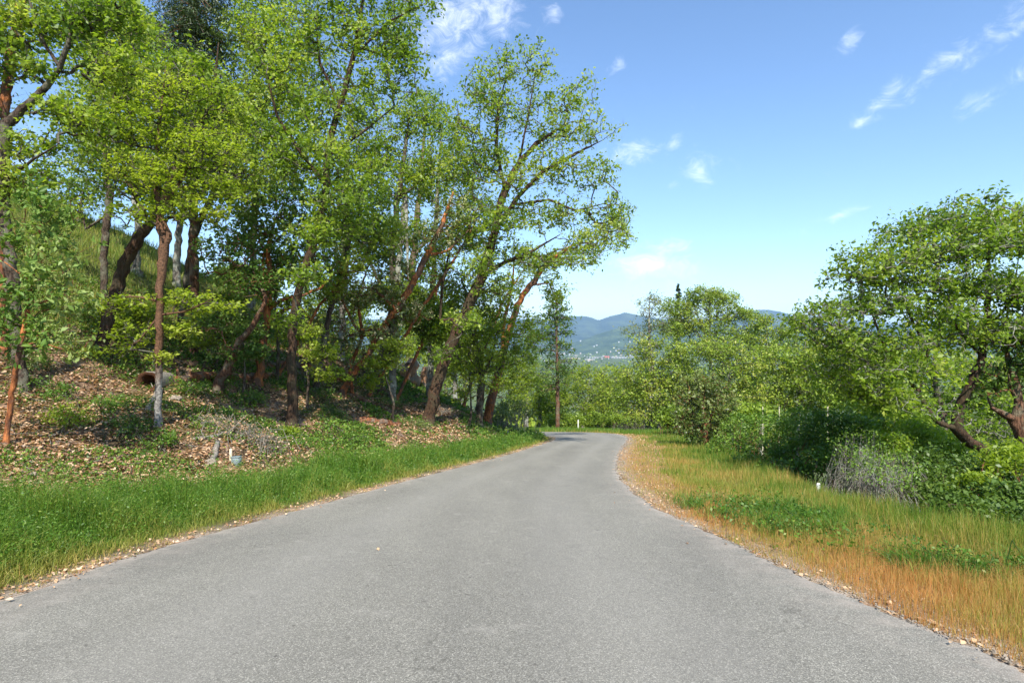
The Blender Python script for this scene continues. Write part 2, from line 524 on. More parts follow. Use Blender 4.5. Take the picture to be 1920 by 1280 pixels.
# pair the edges station by station
NS = 900
LP = resample(LES, NS)
def pair(LES, RES):
    # walk along the control points: both lists pair at shared fractions between key stations
    keysL = [(-6.4, -30), (-4.8, 1), unpx(0, 1125), unpx(430, 990), unpx(740, 907), unpx(960, 850), unpx(1030, 828), (2.75, 38.5), (0, 42.8), (-12, 49), (-45, 78), (-90, 120)]
    keysR = [(4.8, -30), (3.3, 1), unpx(1740, 1178), unpx(1352, 1007), unpx(1165, 900), unpx(1156, 872), unpx(1177, 827), (8.0, 41), (4.2, 48.4), (-11, 54), (-42, 83), (-88, 126)]
    def fr(P, keys):
        s = np.concatenate([[0], np.cumsum(np.hypot(*np.diff(P, axis=0).T))])
        return s, [s[np.argmin(np.hypot(P[:, 0] - k[0], P[:, 1] - k[1]))] for k in keys]
    sl, kl = fr(LES, keysL); sr, kr = fr(RES, keysR)
    t = np.linspace(0, len(kl) - 1, NS)
    a = np.interp(t, range(len(kl)), kl); b = np.interp(t, range(len(kr)), kr)
    return (np.stack([np.interp(a, sl, LES[:, 0]), np.interp(a, sl, LES[:, 1])], -1),
            np.stack([np.interp(b, sr, RES[:, 0]), np.interp(b, sr, RES[:, 1])], -1))
L_, R_ = pair(LES, RES)
fr = np.concatenate([[0, .012, .04], np.linspace(.12, .88, 9), [.96, .988, 1]])
W = L_[:, None, :] * (1 - fr)[None, :, None] + R_[:, None, :] * fr[None, :, None]
# ragged edges
dv = (R_ - L_); dv /= np.linalg.norm(dv, axis=1)[:, None]
s_ = np.arange(NS) * .31
W[:, 0] -= dv * ((fbm(s_ * 1.7, s_ * 0 + 3, 5, .65) - .42) * .36)[:, None]
W[:, -1] += dv * ((fbm(s_ * 1.7, s_ * 0 + 8, 5, .65) - .42) * .34)[:, None]
zz = base_z(W[..., 1]) + .012
zz[:, 0] -= .035; zz[:, -1] -= .035
V = np.concatenate([W, zz[..., None]], -1).reshape(-1, 3)
k = len(fr)
ii = np.arange(NS * k).reshape(NS, k)
quads = np.stack([ii[:-1, :-1], ii[:-1, 1:], ii[1:, 1:], ii[1:, :-1]], -1).reshape(-1, 4)
ed = np.zeros((NS, k)); ed[:, [0, -1]] = 1; ed[:, [1, -2]] = .75; ed[:, [2, -3]] = .25
o = mesh('road', V, quads, M['asphalt'], smooth=True, extra={'edge': ed.ravel(), 'across': np.tile(fr, NS)})
tag(o, 'narrow grey asphalt lane curving out of sight to the left', kind='structure')

# ------------------------------------------------------------------ leaves, blades, tubes
def rand_unit(n, r=rng):
    v = r.normal(size=(n, 3)); return v / np.linalg.norm(v, axis=1)[:, None]
def nrm(v):
    return v / np.maximum(np.linalg.norm(v, axis=-1, keepdims=True), 1e-9)
def leaf_quads(C, size, up=0.9, width=.55, droop=0.3):
    """one folded rhombus per centre; up biases the normals to the sky"""
    n = len(C)
    N = rand_unit(n) + np.array([0, 0, up]); N = nrm(N)
    D = rand_unit(n); D[:, 2] -= droop
    D = nrm(D - N * (D * N).sum(1)[:, None])
    S = np.cross(N, D)
    s = (size * rng.uniform(.5, 1.45, n))[:, None]
    w = width * rng.uniform(.8, 1.2, n)[:, None]
    fold = rng.uniform(.05, .35, n)[:, None]
    a = C - D * s * .5
    b = C - D * s * .02 + S * s * w * .5 + N * s * w * fold * .5
    c = C + D * s * .5 - N * s * .12
    d = C - D * s * .02 - S * s * w * .5 + N * s * w * fold * .5
    V = np.stack([a, b, c, d], 1).reshape(-1, 3)
    return V, np.arange(4 * n, dtype=np.int32).reshape(n, 4)

def tube_segments(A, B, ra, rb, k=3):
    """independent prisms from A to B"""
    D = nrm(B - A)
    ref = np.where(np.abs(D[:, 2:3]) > .9, np.array([[1., 0, 0]]), np.array([[0, 0, 1.]]))
    U = nrm(np.cross(D, ref)); W = np.cross(D, U)
    ang = np.arange(k) * 2 * math.pi / k
    ca, sa = np.cos(ang), np.sin(ang)
    off = U[:, None, :] * ca[None, :, None] + W[:, None, :] * sa[None, :, None]
    VA = A[:, None, :] + off * ra[:, None, None]
    VB = B[:, None, :] + off * rb[:, None, None]
    V = np.concatenate([VA, VB], 1).reshape(-1, 3)
    n = len(A)
    b = (np.arange(n) * 2 * k)[:, None]
    fs = []
    for j in range(k):
        j2 = (j + 1) % k
        fs.append(np.concatenate([b + j, b + j2, b + k + j2, b + k + j], 1))
    return V, np.stack(fs, 1).reshape(-1, 4)

def limb_tube(P, Rr, k=9, wob=.06, seed=0):
    """continuous tube along P (n,3) with radii, resampled and slightly knobbly"""
    P = np.array(P, float); Rr = np.array(Rr, float)
    r = np.random.default_rng(seed)
    s = np.concatenate([[0], np.cumsum(np.linalg.norm(np.diff(P, axis=0), axis=1))])
    n = max(6, int(s[-1] / max(.12, Rr.mean() * 1.5)))
    n = min(n, 60)
    # Catmull style smoothing: dense linear then moving average
    t = np.linspace(0, s[-1], n * 3)
    Q = np.stack([np.interp(t, s, P[:, i]) for i in range(3)], -1)
    q = Q.copy()
    for _ in range(3):
        q[1:-1] = (q[:-2] + q[1:-1] * 2 + q[2:]) / 4
    Q = q[::3]
    Q = np.vstack([Q, P[-1]])
    tt = np.append(t[::3], s[-1])
    rr = np.interp(tt, s, Rr)
    jit = r.normal(0, 1, Q.shape) * rr[:, None] * .16
    jit[0] = 0; jit[-1] = 0
    Q = Q + jit
    T = nrm(np.gradient(Q, axis=0))
    U = np.zeros_like(T); ref = np.array([.3, 1., 0.])
    for i in range(len(Q)):
        uu = ref - T[i] * (ref @ T[i]); uu /= np.linalg.norm(uu) + 1e-9
        U[i] = uu; ref = uu
    W = np.cross(T, U)
    ang = np.arange(k) * 2 * math.pi / k
    rad = rr[:, None] * (1 + r.normal(0, wob, (len(Q), k)) + .08 * np.sin(ang * 2 + r.uniform(0, 6))[None])
    V = (Q[:, None, :] + (U[:, None, :] * np.cos(ang)[None, :, None] + W[:, None, :] * np.sin(ang)[None, :, None]) * rad[..., None]).reshape(-1, 3)
    m_ = len(Q)
    ii = np.arange(m_ * k).reshape(m_, k)
    jj = np.roll(ii, -1, axis=1)
    F1 = np.stack([ii[:-1], jj[:-1], jj[1:], ii[1:]], -1).reshape(-1, 4)
    V = np.vstack([V, Q[0], Q[-1]])
    c0, c1 = m_ * k, m_ * k + 1
    cap = np.stack([np.full(k, c0), jj[0], ii[0]], -1)
    cap2 = np.stack([np.full(k, c1), ii[-1], jj[-1]], -1)
    return V, [F1, np.vstack([cap, cap2])], Q, rr

def grow(nodes, targets, step):
    """connect every target to the nearest node, nearest targets first -> node list + parents"""
    nodes = [tuple(n) for n in nodes]
    N = np.zeros((len(nodes) + len(targets) * 4, 3)); N[:len(nodes)] = nodes
    par = [-1] * len(nodes)
    cnt = len(nodes)
    d0 = np.min(np.linalg.norm(targets[:, None] - N[None, :cnt], axis=2), axis=1)
    tips = []
    for ti in np.argsort(d0):
        t = targets[ti]
        dd = np.linalg.norm(N[:cnt] - t, axis=1)
        # prefer nodes lower than the target
        cost = dd + np.clip(N[:cnt, 2] - t[2], 0, None) * 1.2
        j = int(np.argmin(cost)); L = dd[j]
        k = 3 if L > step * 1.2 else 2
        prev = j
        a = N[j].copy()
        sag = rng.normal(0, .10, 3) * L
        for q in range(1, k + 1):
            f = q / k
            p = a * (1 - f) + t * f + sag * math.sin(f * math.pi)
            if q < k: p = p + rng.normal(0, .03, 3) * L
            p[2] += .12 * L * math.sin(f * math.pi)
            N[cnt] = p; par.append(prev); prev = cnt; cnt += 1
        tips.append(prev)
    return N[:cnt], np.array(par), np.array(tips)

BK = 1.28
def crown_points(blobs, d, n_total, shell=.55, rdepth=None, bk=1.0):
    """spray centres within ellipsoids given in photo px at depth d"""
    area = np.array([b[2] * b[3] for b in blobs], float)
    cnt = np.maximum(3, (n_total * area / area.sum()).astype(int))
    out, cl = [], []
    for bi, (b, c) in enumerate(zip(blobs, cnt)):
        px, py, rx, ry = b[:4]
        dd = d + (b[4] if len(b) > 4 else 0)
        cen = P3(px, py, dd)
        Rx, Rz = rx * bk / F * dd, ry * bk / F * dd
        Ry = (Rx + Rz) * .45 if rdepth is None else rdepth
        v = rand_unit(c) * (shell + (1 - shell) * rng.random((c, 1)) ** .6) * rng.uniform(.7, 1.15, (c, 1))
        out.append(cen + v * np.array([Rx, Ry, Rz]))
        cl.append(np.full(c, bi))
    return np.vstack(out)

STATS = {'leaf': 0}
def make_leaves(C, spray_r, per, size, mat, name, parent, tintbias=0., tvar=.36, up=.8, flat=.5, width=.55, droop=.3):
    n = len(C)
    k = rng.poisson(per, n).clip(3)
    idx = np.repeat(np.arange(n), k)
    sr_ = spray_r * rng.uniform(.55, 1.5, n)
    v = rand_unit(len(idx)) * rng.random((len(idx), 1)) ** .5 * sr_[idx, None]
    v[:, 2] *= flat
    tilt = rng.normal(0, .35, (n, 2))
    v[:, 2] += (v[:, :2] * tilt[idx]).sum(1)
    L = C[idx] + v
    V, Fc = leaf_quads(L, size, up, width, droop)
    ct = np.clip(.5 + (fbm(C[:, 0] * .9 + C[:, 1] * .7 + 50, C[:, 2] * .9 + 20, 3) - .5) * 1.6 + rng.normal(0, .12, n), 0, 1)
    t = .6 * ct[idx] + .4 * rng.random(len(idx))
    t = np.clip(.5 + (t - .5) * tvar / .28 + tintbias, 0, 1)
    o = mesh(name, V, Fc, mat, parent, tint=t)
    o['kind'] = 'stuff'
    STATS['leaf'] += len(Fc)
    return o

DENS = 1.9
def tree(name, label, cat, limbs, blobs, d=None, base=None, leafmat='oak', barkmat='bark_oak', twigmat='bark_twig', sprays=260, per=26,
         spray_r=.42, leaf=.11, shell=.5, group=None, tint=0., up=.7, base_at=None, blossom=0, seed=0, flat=.75, tipr=.0075, ddepth=None, leaf_parts=0,
         width=.55, dvar=.6, crown_name='crown', dens_k=DENS, bk=BK):
    """limbs: list of polylines [(px,py,radius px[,depth offset])...]; first one is the trunk and starts at the ground"""
    t0 = limbs[0][0]
    if d is None:
        bx, d, bz = hit(t0[0], t0[1])
    bx = (t0[0] - 960) / F * d
    bz = gz(bx, d)
    root = empty(name, (bx, d, bz), label, cat, group)
    r = np.random.default_rng(seed + int(t0[0]) + int(d * 10))
    nodes, first = [], True
    Vs, Fs = [], []
    for li, lm in enumerate(limbs):
        dep = r.uniform(-1, 1) * dvar
        P, Rr = [], []
        for qi, q in enumerate(lm):
            f = qi / (len(lm) - 1)
            off = q[3] if len(q) > 3 else (dep * f * f if li else r.normal(0, .12) * f)
            P.append(P3(q[0], q[1], d + off)); Rr.append(q[2] / F * d * (.8 if li == 0 else .62))
        Rr[-1] *= .35
        if li == 0:
            P[0] = np.array([bx, d, min(P[0][2], bz)])
            if P[0][2] > P[1][2]: P[0][2] = P[1][2] - .5
            P.insert(1, P[0] * .75 + P[1] * .25 if len(P) > 1 else P[0]); Rr.insert(1, Rr[0]); P[1] = P[0] + (P[2] - P[0]) * min(.5, .35 / max(.35, np.linalg.norm(P[2] - P[0]))); P.insert(0, P[0] - np.array([0, 0, .25])); Rr.insert(0, Rr[0] * 1.9); Rr[1] *= 1.35
        elif nodes:
            # start exactly on the nearest trunk node
            A_ = np.array(nodes); P[0] = A_[np.argmin(np.linalg.norm(A_ - P[0], axis=1))]
        V, Fl, Q, rr = limb_tube(P, Rr, 9 if Rr[0] > .06 else 7, seed=r.integers(1e6))
        nodes += [tuple(q) for q in Q[1 if li else max(2, len(Q) // 3):]]
        mesh('trunk' if li == 0 else 'limb', V, Fl, M[barkmat], root, smooth=True)
    pts = crown_points(blobs, d, int(sprays * dens_k), shell * .6, ddepth, bk)
    g_ = ground(pts[:, 0], pts[:, 1])
    pts = pts[pts[:, 2] > g_ + .15]
    N, par, tips = grow(nodes, pts, .8)
    # pipe model radii
    w = np.zeros(len(N)); w[tips] = 1
    for i in range(len(N) - 1, -1, -1):
        if par[i] >= 0: w[par[i]] += w[i]
    idx = np.where(par >= 0)[0]
    rad = tipr * np.maximum(w, 1) ** .42
    pr = np.minimum(rad[par[idx]], rad[idx] * 1.6)
    V, Fq = tube_segments(N[par[idx]], N[idx], pr, rad[idx], 4 if d < 12 else 3)
    tw = np.repeat(N[tips], 3, 0)
    td = nrm(rand_unit(len(tw)) + np.array([0, 0, .35])) * rng.uniform(.5, 1.25, (len(tw), 1)) * spray_r
    ts = nrm(np.cross(td, rand_unit(len(tw)))) * tipr * .55
    VQ = np.stack([tw - ts, tw + ts, tw + td * .6 + ts * .7, tw + td], 1).reshape(-1, 3)
    Fq = np.vstack([Fq, np.arange(len(tw) * 4).reshape(-1, 4) + len(V)]); V = np.vstack([V, VQ])
    ob = mesh('twigs', V, Fq, M[twigmat], root); ob['kind'] = 'stuff'
    mid = N[idx]
    extra = mid[(w[idx] < 3) & (rng.random(len(idx)) < .3)]
    C = np.vstack([N[tips][rng.random(len(tips)) > .1], extra])
    crown_ob = make_leaves(C, spray_r * .85, per * .62, leaf * 1.03, M[leafmat], crown_name, root, tint, up=up, flat=flat, width=width)
    if leaf_parts:
        me = crown_ob.data
        co = np.empty(len(me.vertices) * 3, np.float32); me.vertices.foreach_get('co', co); co = co.reshape(-1, 4, 3)
        tn = np.empty(len(me.polygons), np.float32); me.attributes['tint'].data.foreach_get('value', tn)
        order = np.argsort(co[:, 0, 1])[:leaf_parts]
        lms = []
        for q in range(4):
            lv = np.array([(-.5, 0, 0), (-.2, .17, .05), (.2, .19, .05), (.5, 0, -.08), (.2, -.19, .05), (-.2, -.17, .05), (0, 0, 0)])
            lm = bpy.data.meshes.new('leaf'); lm.from_pydata(lv.tolist(), [], [(0, 6, 1), (1, 6, 2), (2, 6, 3), (3, 6, 4), (4, 6, 5), (5, 6, 0)])
            at = lm.attributes.new('tint', 'FLOAT', 'FACE'); at.data.foreach_set('value', np.full(6, .2 + .22 * q, np.float32)); lm.materials.append(M[leafmat]); lms.append(lm)
        from mathutils import Matrix
        for i_ in order:
            a_, b_, c_, d_ = co[i_]
            X_ = c_ - a_; L_n = float(np.linalg.norm(X_)); X_ = X_ / L_n
            Y_ = b_ - d_; Y_ = Y_ - X_ * (Y_ @ X_); Y_ /= np.linalg.norm(Y_); Z_ = np.cross(X_, Y_)
            lo_ = bpy.data.objects.new('leaf', lms[int(np.clip((tn[i_] - .1) * 4, 0, 3))]); COL.objects.link(lo_); lo_.parent = root
            mid_ = (a_ + c_) / 2
            Mx = Matrix(((X_[0], Y_[0], Z_[0], mid_[0]), (X_[1], Y_[1], Z_[1], mid_[1]), (X_[2], Y_[2], Z_[2], mid_[2]), (0, 0, 0, 1))) @ Matrix.Scale(L_n * 1.1, 4)
            lo_.matrix_basis = Mx
        keep = np.setdiff1d(np.arange(len(co)), order)
        w_ = co[keep].reshape(-1, 3) + np.array(root.location)
        bpy.data.objects.remove(crown_ob)
        crown_ob = mesh(crown_name, w_, np.arange(len(keep) * 4).reshape(-1, 4), M[leafmat], root, tint=tn[keep]); crown_ob['kind'] = 'stuff'
    if blossom:
        q = pts[rng.random(len(pts)) < blossom]
        q = q + rng.normal(0, .12, q.shape) + np.array([0, -.15, .22])
        k = 26
        c = np.repeat(q, k, 0) + rng.normal(0, .055, (len(q) * k, 3)) * np.array([1, 1, 1.3])
        V, Fc = leaf_quads(c, .035, .3, .8)
        ob = mesh('blossom', V, Fc, M['blossom'], root, tint=rng.random(len(Fc))); ob['kind'] = 'stuff'
    return root, d

# ------------------------------------------------------------------ trees of the left bank
tree('madrone_tree', 'young madrone with a thin orange stem and large glossy leaves at the far left edge', 'tree',
     [[(10, 835, 6), (22, 740, 6.5), (38, 650, 6), (55, 560, 5), (66, 480, 4), (80, 400, 2.5)],
      [(38, 650, 3), (70, 640, 2.5), (120, 655, 2)], [(52, 575, 3), (100, 560, 2.5), (145, 545, 2)], [(60, 520, 3), (20, 500, 2), (-20, 470, 2)]],
     [(95, 390, 62, 50), (50, 440, 55, 50), (110, 480, 65, 50), (40, 540, 60, 40), (105, 570, 65, 50), (60, 630, 60, 40), (120, 650, 45, 28), (10, 600, 50, 45)],
     leafmat='madrone', barkmat='bark_madrone', twigmat='bark_red', sprays=170, per=15, spray_r=.17, leaf=.115, shell=.35, width=.42, up=.5, tipr=.003, tint=.12, seed=1, leaf_parts=300)
tree('oak_tree', 'tall dark oak whose limb leans right across the sky at upper left corner', 'tree',
     [[(38, 600, 13), (22, 520, 13), (8, 400, 12), (8, 300, 11), (14, 235, 12), (45, 205, 9), (85, 165, 8), (112, 130, 6), (128, 80, 5), (135, 0, 4), (140, -70, 3)],
      [(112, 130, 5), (75, 70, 4), (55, 0, 3), (50, -60, 2)], [(10, 330, 5), (60, 300, 4), (110, 270, 3)]],
     [(60, 30, 60, 45), (150, 40, 60, 40), (210, 20, 60, 40), (70, 130, 40, 22), (50, 270, 45, 28), (50, 340, 60, 32), (200, 120, 55, 35), (160, 230, 55, 32), (0, 80, 50, 60), (100, 200, 40, 20)],
     d=13, leafmat='oak', barkmat='bark_oak', sprays=330, per=20, spray_r=.3, seed=2, shell=.2)
tree('madrone_tree', 'tall madrone with a bare salmon-red upper trunk at the upper left corner', 'tree',
     [[(2, 560, 9), (2, 420, 9), (6, 300, 9), (10, 180, 10), (22, 100, 11), (38, 20, 10), (50, -80, 8)]],
     [(-10, -30, 60, 40), (60, -60, 70, 30), (-30, 200, 40, 60)],
     d=13.8, leafmat='madrone', barkmat='bark_madrone', twigmat='bark_red', sprays=80, per=16, seed=3)
tree('oak_tree', 'slender dark oak standing on the grassy slope left of the leaning oak', 'tree',
     [[(192, 520, 7), (197, 450, 8), (205, 380, 8), (200, 300, 6), (180, 220, 5), (190, 120, 3)],
      [(203, 400, 4), (160, 430, 3), (150, 370, 3)]],
     [(190, 290, 60, 40), (140, 200, 55, 40), (230, 160, 60, 60), (130, 390, 40, 22), (230, 60, 70, 50), (270, 330, 50, 40), (130, 280, 40, 25)],
     d=20, leafmat='oak', sprays=300, per=20, spray_r=.45, seed=4, shell=.3)
tree('oak_tree', 'small dark oak at the top of the grassy slope, seen through the young madrone crown', 'tree',
     [[(150, 505, 5), (152, 450, 5), (148, 400, 4), (165, 330, 3)]],
     [(150, 370, 50, 30), (120, 330, 40, 30), (190, 350, 40, 25)], d=27, sprays=110, per=16, spray_r=.5, leaf=.14, seed=5, shell=.3)
tree('oak_tree', 'thick leaning oak with mossy rusty bark behind the slender grey-stemmed oak', 'tree',
     [[(190, 645, 14), (208, 580, 12.5), (235, 490, 13), (262, 440, 12.5), (290, 410, 10), (330, 330, 9), (370, 250, 7), (400, 180, 5), (410, 80, 3)],
      [(280, 420, 8), (240, 340, 6), (220, 260, 5), (210, 150, 3)], [(300, 395, 7), (380, 360, 5), (430, 310, 4)]],
     [(330, 150, 90, 60), (430, 310, 80, 55), (240, 320, 70, 45), (420, 210, 60, 40), (240, 210, 70, 50), (220, 60, 70, 50)],
     leafmat='oak', barkmat='bark_moss', sprays=420, per=22, spray_r=.4, seed=6, tint=.05, d=16.5)
tree('oak_tree', 'slender oak with pale grey foot and bright lime leaves before hollow log', 'tree',
     [[(295, 785, 8), (297, 700, 8), (298, 620, 9), (300, 540, 9), (308, 470, 12), (300, 410, 9), (290, 330, 6), (300, 230, 4), (310, 130, 3)],
      [(304, 480, 9), (318, 440, 9), (300, 400, 6), (345, 330, 4), (380, 260, 3)], [(299, 570, 4), (250, 555, 3), (215, 560, 2)],
      [(299, 600, 4), (345, 585, 3), (400, 560, 2)], [(298, 640, 3), (260, 640, 2), (235, 650, 2)]],
     [(300, 330, 90, 35), (280, 240, 90, 35), (380, 280, 75, 40), (270, 400, 75, 22), (370, 395, 60, 26), (320, 170, 75, 35), (420, 350, 40, 25),
      (340, 560, 55, 16), (235, 570, 45, 18), (255, 625, 45, 18), (345, 620, 45, 14), (400, 575, 45, 14), (220, 655, 30, 12), (300, 670, 30, 12)],
     leafmat='bright', barkmat='bark_slender', sprays=400, per=22, spray_r=.26, leaf=.088, shell=.3, seed=7, up=1.2, flat=.35, tint=.12, d=13.2)
tree('oak_tree', 'dark oak leaning right on the slope, behind the fir boughs', 'tree',
     [[(335, 510, 6), (360, 450, 7), (385, 395, 6.5), (430, 300, 6), (470, 200, 5), (500, 80, 4)],
      [(400, 360, 5), (460, 350, 4), (500, 310, 3)]],
     [(490, 310, 70, 45), (470, 190, 70, 55), (520, 60, 70, 50), (440, 90, 50, 50), (540, 200, 50, 50)], d=21, leafmat='oak', sprays=300, per=20, spray_r=.5, leaf=.13, seed=8)
tree('madrone_tree', 'madrone with a bright orange trunk that forks low at the middle of the bank', 'tree',
     [[(482, 720, 10), (490, 670, 10), (497, 620, 9), (504, 560, 9), (508, 515, 8), (500, 470, 6), (520, 400, 4)],
      [(503, 575, 7), (530, 560, 6), (560, 556, 5), (600, 540, 4), (640, 500, 3)], [(501, 600, 6), (535, 580, 5), (560, 572, 5), (585, 600, 3)],
      [(508, 520, 5), (492, 500, 5), (497, 470, 4), (470, 420, 3)]],
     [(470, 440, 65, 35), (550, 450, 70, 35), (510, 390, 80, 40), (590, 500, 50, 25), (450, 520, 45, 25), (440, 600, 40, 25), (560, 520, 40, 20)],
     leafmat='madrone', barkmat='bark_madrone', twigmat='bark_red', sprays=300, per=18, spray_r=.3, leaf=.13, seed=9, tint=.08)
tree('madrone_tree', 'short reddish leaning trunk just left of the bright orange madrone', 'tree',
     [[(403, 735, 11), (422, 692, 11), (450, 640, 8), (482, 600, 6), (500, 560, 5), (470, 500, 3)]],
     [(480, 530, 50, 30), (440, 660, 35, 16), (430, 480, 50, 40), (390, 610, 35, 14)], leafmat='madrone', barkmat='bark_brown', twigmat='bark_red', sprays=130, per=18, spray_r=.3, seed=10)
tree('oak_tree', 'tallest dark oak mid-bank, its crown reaching past the top of the view', 'tree',
     [[(550, 757, 13), (548, 700, 11), (546, 640, 10), (555, 560, 10), (575, 500, 10), (595, 430, 10), (612, 350, 9), (615, 270, 8), (640, 190, 7), (665, 100, 6), (680, 0, 4), (690, -60, 3)],
      [(612, 350, 6), (560, 280, 5), (520, 220, 4), (500, 140, 3)], [(640, 190, 5), (600, 120, 4), (590, 30, 3)], [(665, 100, 4), (730, 40, 3), (800, 5, 2)], [(615, 300, 5), (690, 240, 4), (740, 200, 3)]],
     [(600, 50, 75, 45), (700, 70, 70, 45), (720, 150, 60, 35), (620, 210, 80, 45), (530, 140, 60, 50), (560, 290, 80, 40), (660, 330, 60, 35), (780, 8, 45, 16), (480, 250, 50, 35), (640, 420, 60, 35), (760, 100, 40, 30), (650, -20, 90, 30), (590, 440, 45, 28, -1.2), (575, 520, 38, 22, -1.2), (630, 370, 45, 28, -1.2), (610, 280, 40, 28, -1.2), (545, 600, 30, 16, -1)],
     leafmat='oak', barkmat='bark_moss', sprays=640, per=22, spray_r=.42, leaf=.12, seed=11, tint=.06, shell=.3, d=18)
tree('madrone_tree', 'flowering madrone with cream blossom on pale leaves and a trunk leaning right', 'tree',
     [[(640, 737, 8), (665, 697, 7.5), (690, 665, 7.5), (720, 610, 8), (745, 580, 8), (775, 530, 8), (800, 480, 7), (830, 420, 6), (850, 360, 4)],
      [(690, 665, 5), (670, 620, 4), (640, 560, 3), (620, 500, 3)], [(745, 580, 5), (700, 540, 4), (660, 540, 3)], [(800, 480, 5), (840, 470, 4), (880, 430, 3)]],
     [(810, 455, 45, 30), (850, 400, 40, 30), (770, 590, 45, 22), (700, 680, 40, 14), (620, 460, 45, 28), (650, 545, 65, 30), (600, 600, 60, 24), (700, 550, 55, 26), (690, 635, 50, 22), (620, 640, 40, 18), (740, 510, 40, 25), (720, 620, 40, 20)],
     leafmat='flower_madrone', barkmat='bark_madrone', twigmat='bark_red', sprays=330, per=16, spray_r=.28, leaf=.12, seed=12, blossom=.5, flat=.6)
tree('oak_tree', 'thin grey-brown oak trunk standing behind the tallest dark oak', 'tree',
     [[(593, 732, 7), (603, 660, 7), (625, 560, 6), (650, 470, 5), (680, 380, 4)]],
     [(690, 390, 50, 35), (650, 440, 50, 30), (720, 440, 40, 30)], sprays=140, per=18, spray_r=.5, leaf=.14, seed=13)
tree('oak_tree', 'dark straight-stemmed oak on the bank crest left of the sawn stump', 'tree',
     [[(703, 727, 10), (712, 680, 10), (728, 610, 11), (740, 560, 9), (735, 480, 8), (745, 380, 7), (760, 280, 5), (770, 200, 4)],
      [(730, 600, 6), (715, 540, 5), (690, 480, 4), (670, 420, 3)], [(745, 380, 4), (800, 330, 3), (830, 280, 2)]],
     [(740, 340, 75, 45), (760, 230, 45, 45), (810, 320, 60, 45), (700, 430, 50, 30), (760, 440, 60, 30), (800, 220, 35, 40), (690, 290, 50, 40)],
     leafmat='oak', sprays=420, per=20, spray_r=.5, leaf=.14, seed=14, shell=.3)
tree('madrone_tree', 'upright reddish-brown madrone trunk directly above the sawn stump', 'tree',
     [[(768, 700, 9), (768, 600, 9), (775, 480, 7), (790, 330, 5), (800, 190, 3)], [(775, 480, 5), (815, 430, 4), (850, 420, 3)]],
     [(790, 180, 40, 30), (820, 250, 40, 35), (860, 400, 45, 35), (800, 420, 55, 35), (770, 300, 40, 40), (830, 500, 45, 25)], leafmat='madrone', barkmat='bark_brown', twigmat='bark_red',
     sprays=280, per=18, spray_r=.5, leaf=.14, seed=15, shell=.2)
tree('oak_tree', 'big leaning oak whose airy rounded crown reaches out over the lane against the sky', 'tree',
     [[(803, 760, 13), (820, 715, 13), (838, 670, 12), (858, 610, 12), (885, 560, 12), (905, 515, 11), (925, 440, 9), (945, 360, 8), (970, 310, 6), (1010, 265, 5), (1060, 235, 3)],
      [(905, 515, 7), (950, 490, 6), (985, 478, 5), (1050, 440, 3)], [(925, 440, 7), (970, 370, 7), (1020, 320, 6), (1080, 288, 5), (1132, 262, 2)],
      [(945, 360, 5), (930, 280, 5), (935, 200, 4), (950, 140, 2)], [(970, 310, 4), (990, 220, 3), (1005, 130, 2)], [(845, 655, 5), (825, 600, 4), (830, 530, 4), (850, 440, 3)],
      [(960, 385, 4), (1030, 375, 4), (1080, 395, 3), (1140, 380, 2)]],
     [(1000, 135, 45, 22), (950, 125, 45, 22), (1075, 185, 50, 25), (900, 170, 45, 35), (960, 210, 75, 35), (1115, 245, 38, 22), (1050, 250, 55, 30), (1040, 320, 70, 30), (900, 300, 60, 50), (1130, 400, 38, 30), (1100, 460, 50, 20),
      (980, 400, 70, 35), (890, 420, 50, 40), (1020, 490, 40, 20), (860, 240, 35, 40), (950, 470, 50, 25), (1060, 400, 45, 25), (1150, 430, 28, 22), (1060, 490, 60, 16), (1120, 330, 35, 26), (860, 330, 40, 40), (930, 540, 50, 25), (870, 600, 38, 20, -1.5), (900, 500, 45, 24, -1.5), (940, 420, 45, 28, -1.5), (965, 330, 40, 26, -1.5), (840, 660, 28, 14, -1.2), (1170, 455, 18, 10), (1175, 410, 14, 10), (1005, 100, 10, 14)],
     leafmat='oak', barkmat='bark_moss', sprays=900, per=17, spray_r=.42, leaf=.14, seed=16, bk=1.2, shell=.25, tint=.08, d=25.5, ddepth=2.4, tipr=.009)
tree('madrone_tree', 'madrone with a grey base and long pink-orange leaning trunk nearest the bend', 'tree',
     [[(912, 778, 11), (925, 730, 11), (940, 680, 9), (955, 620, 8), (972, 570, 7), (995, 535, 7), (1020, 500, 6), (1050, 475, 5), (1090, 450, 3)],
      [(940, 680, 5), (945, 600, 5), (960, 540, 4), (965, 480, 3)], [(995, 535, 3), (1030, 530, 2), (1042, 560, 2)]],
     [(1130, 440, 45, 22), (1075, 480, 50, 18), (1040, 545, 24, 28), (1000, 490, 40, 20), (1160, 400, 20, 22), (1000, 620, 25, 30)], leafmat='oak', barkmat='bark_madrone', twigmat='bark_red',
     sprays=200, per=15, spray_r=.5, leaf=.15, seed=17, d=33, tint=.12, ddepth=1.6)
tree('oak_tree', 'dark forked trunk beside the grey-based madrone, low leaves hiding its fork', 'tree',
     [[(896, 768, 9), (903, 715, 9), (900, 680, 8), (885, 600, 6), (865, 520, 5)], [(903, 715, 6), (912, 690, 5), (930, 640, 4)]],
     [(870, 620, 60, 35), (940, 610, 50, 35), (900, 680, 60, 25), (960, 660, 40, 30), (830, 650, 40, 30), (860, 560, 45, 35), (920, 560, 40, 30), (975, 720, 30, 25)], leafmat='bright', sprays=460, per=20, spray_r=.42, leaf=.14, seed=18, d=30, tint=-.12)
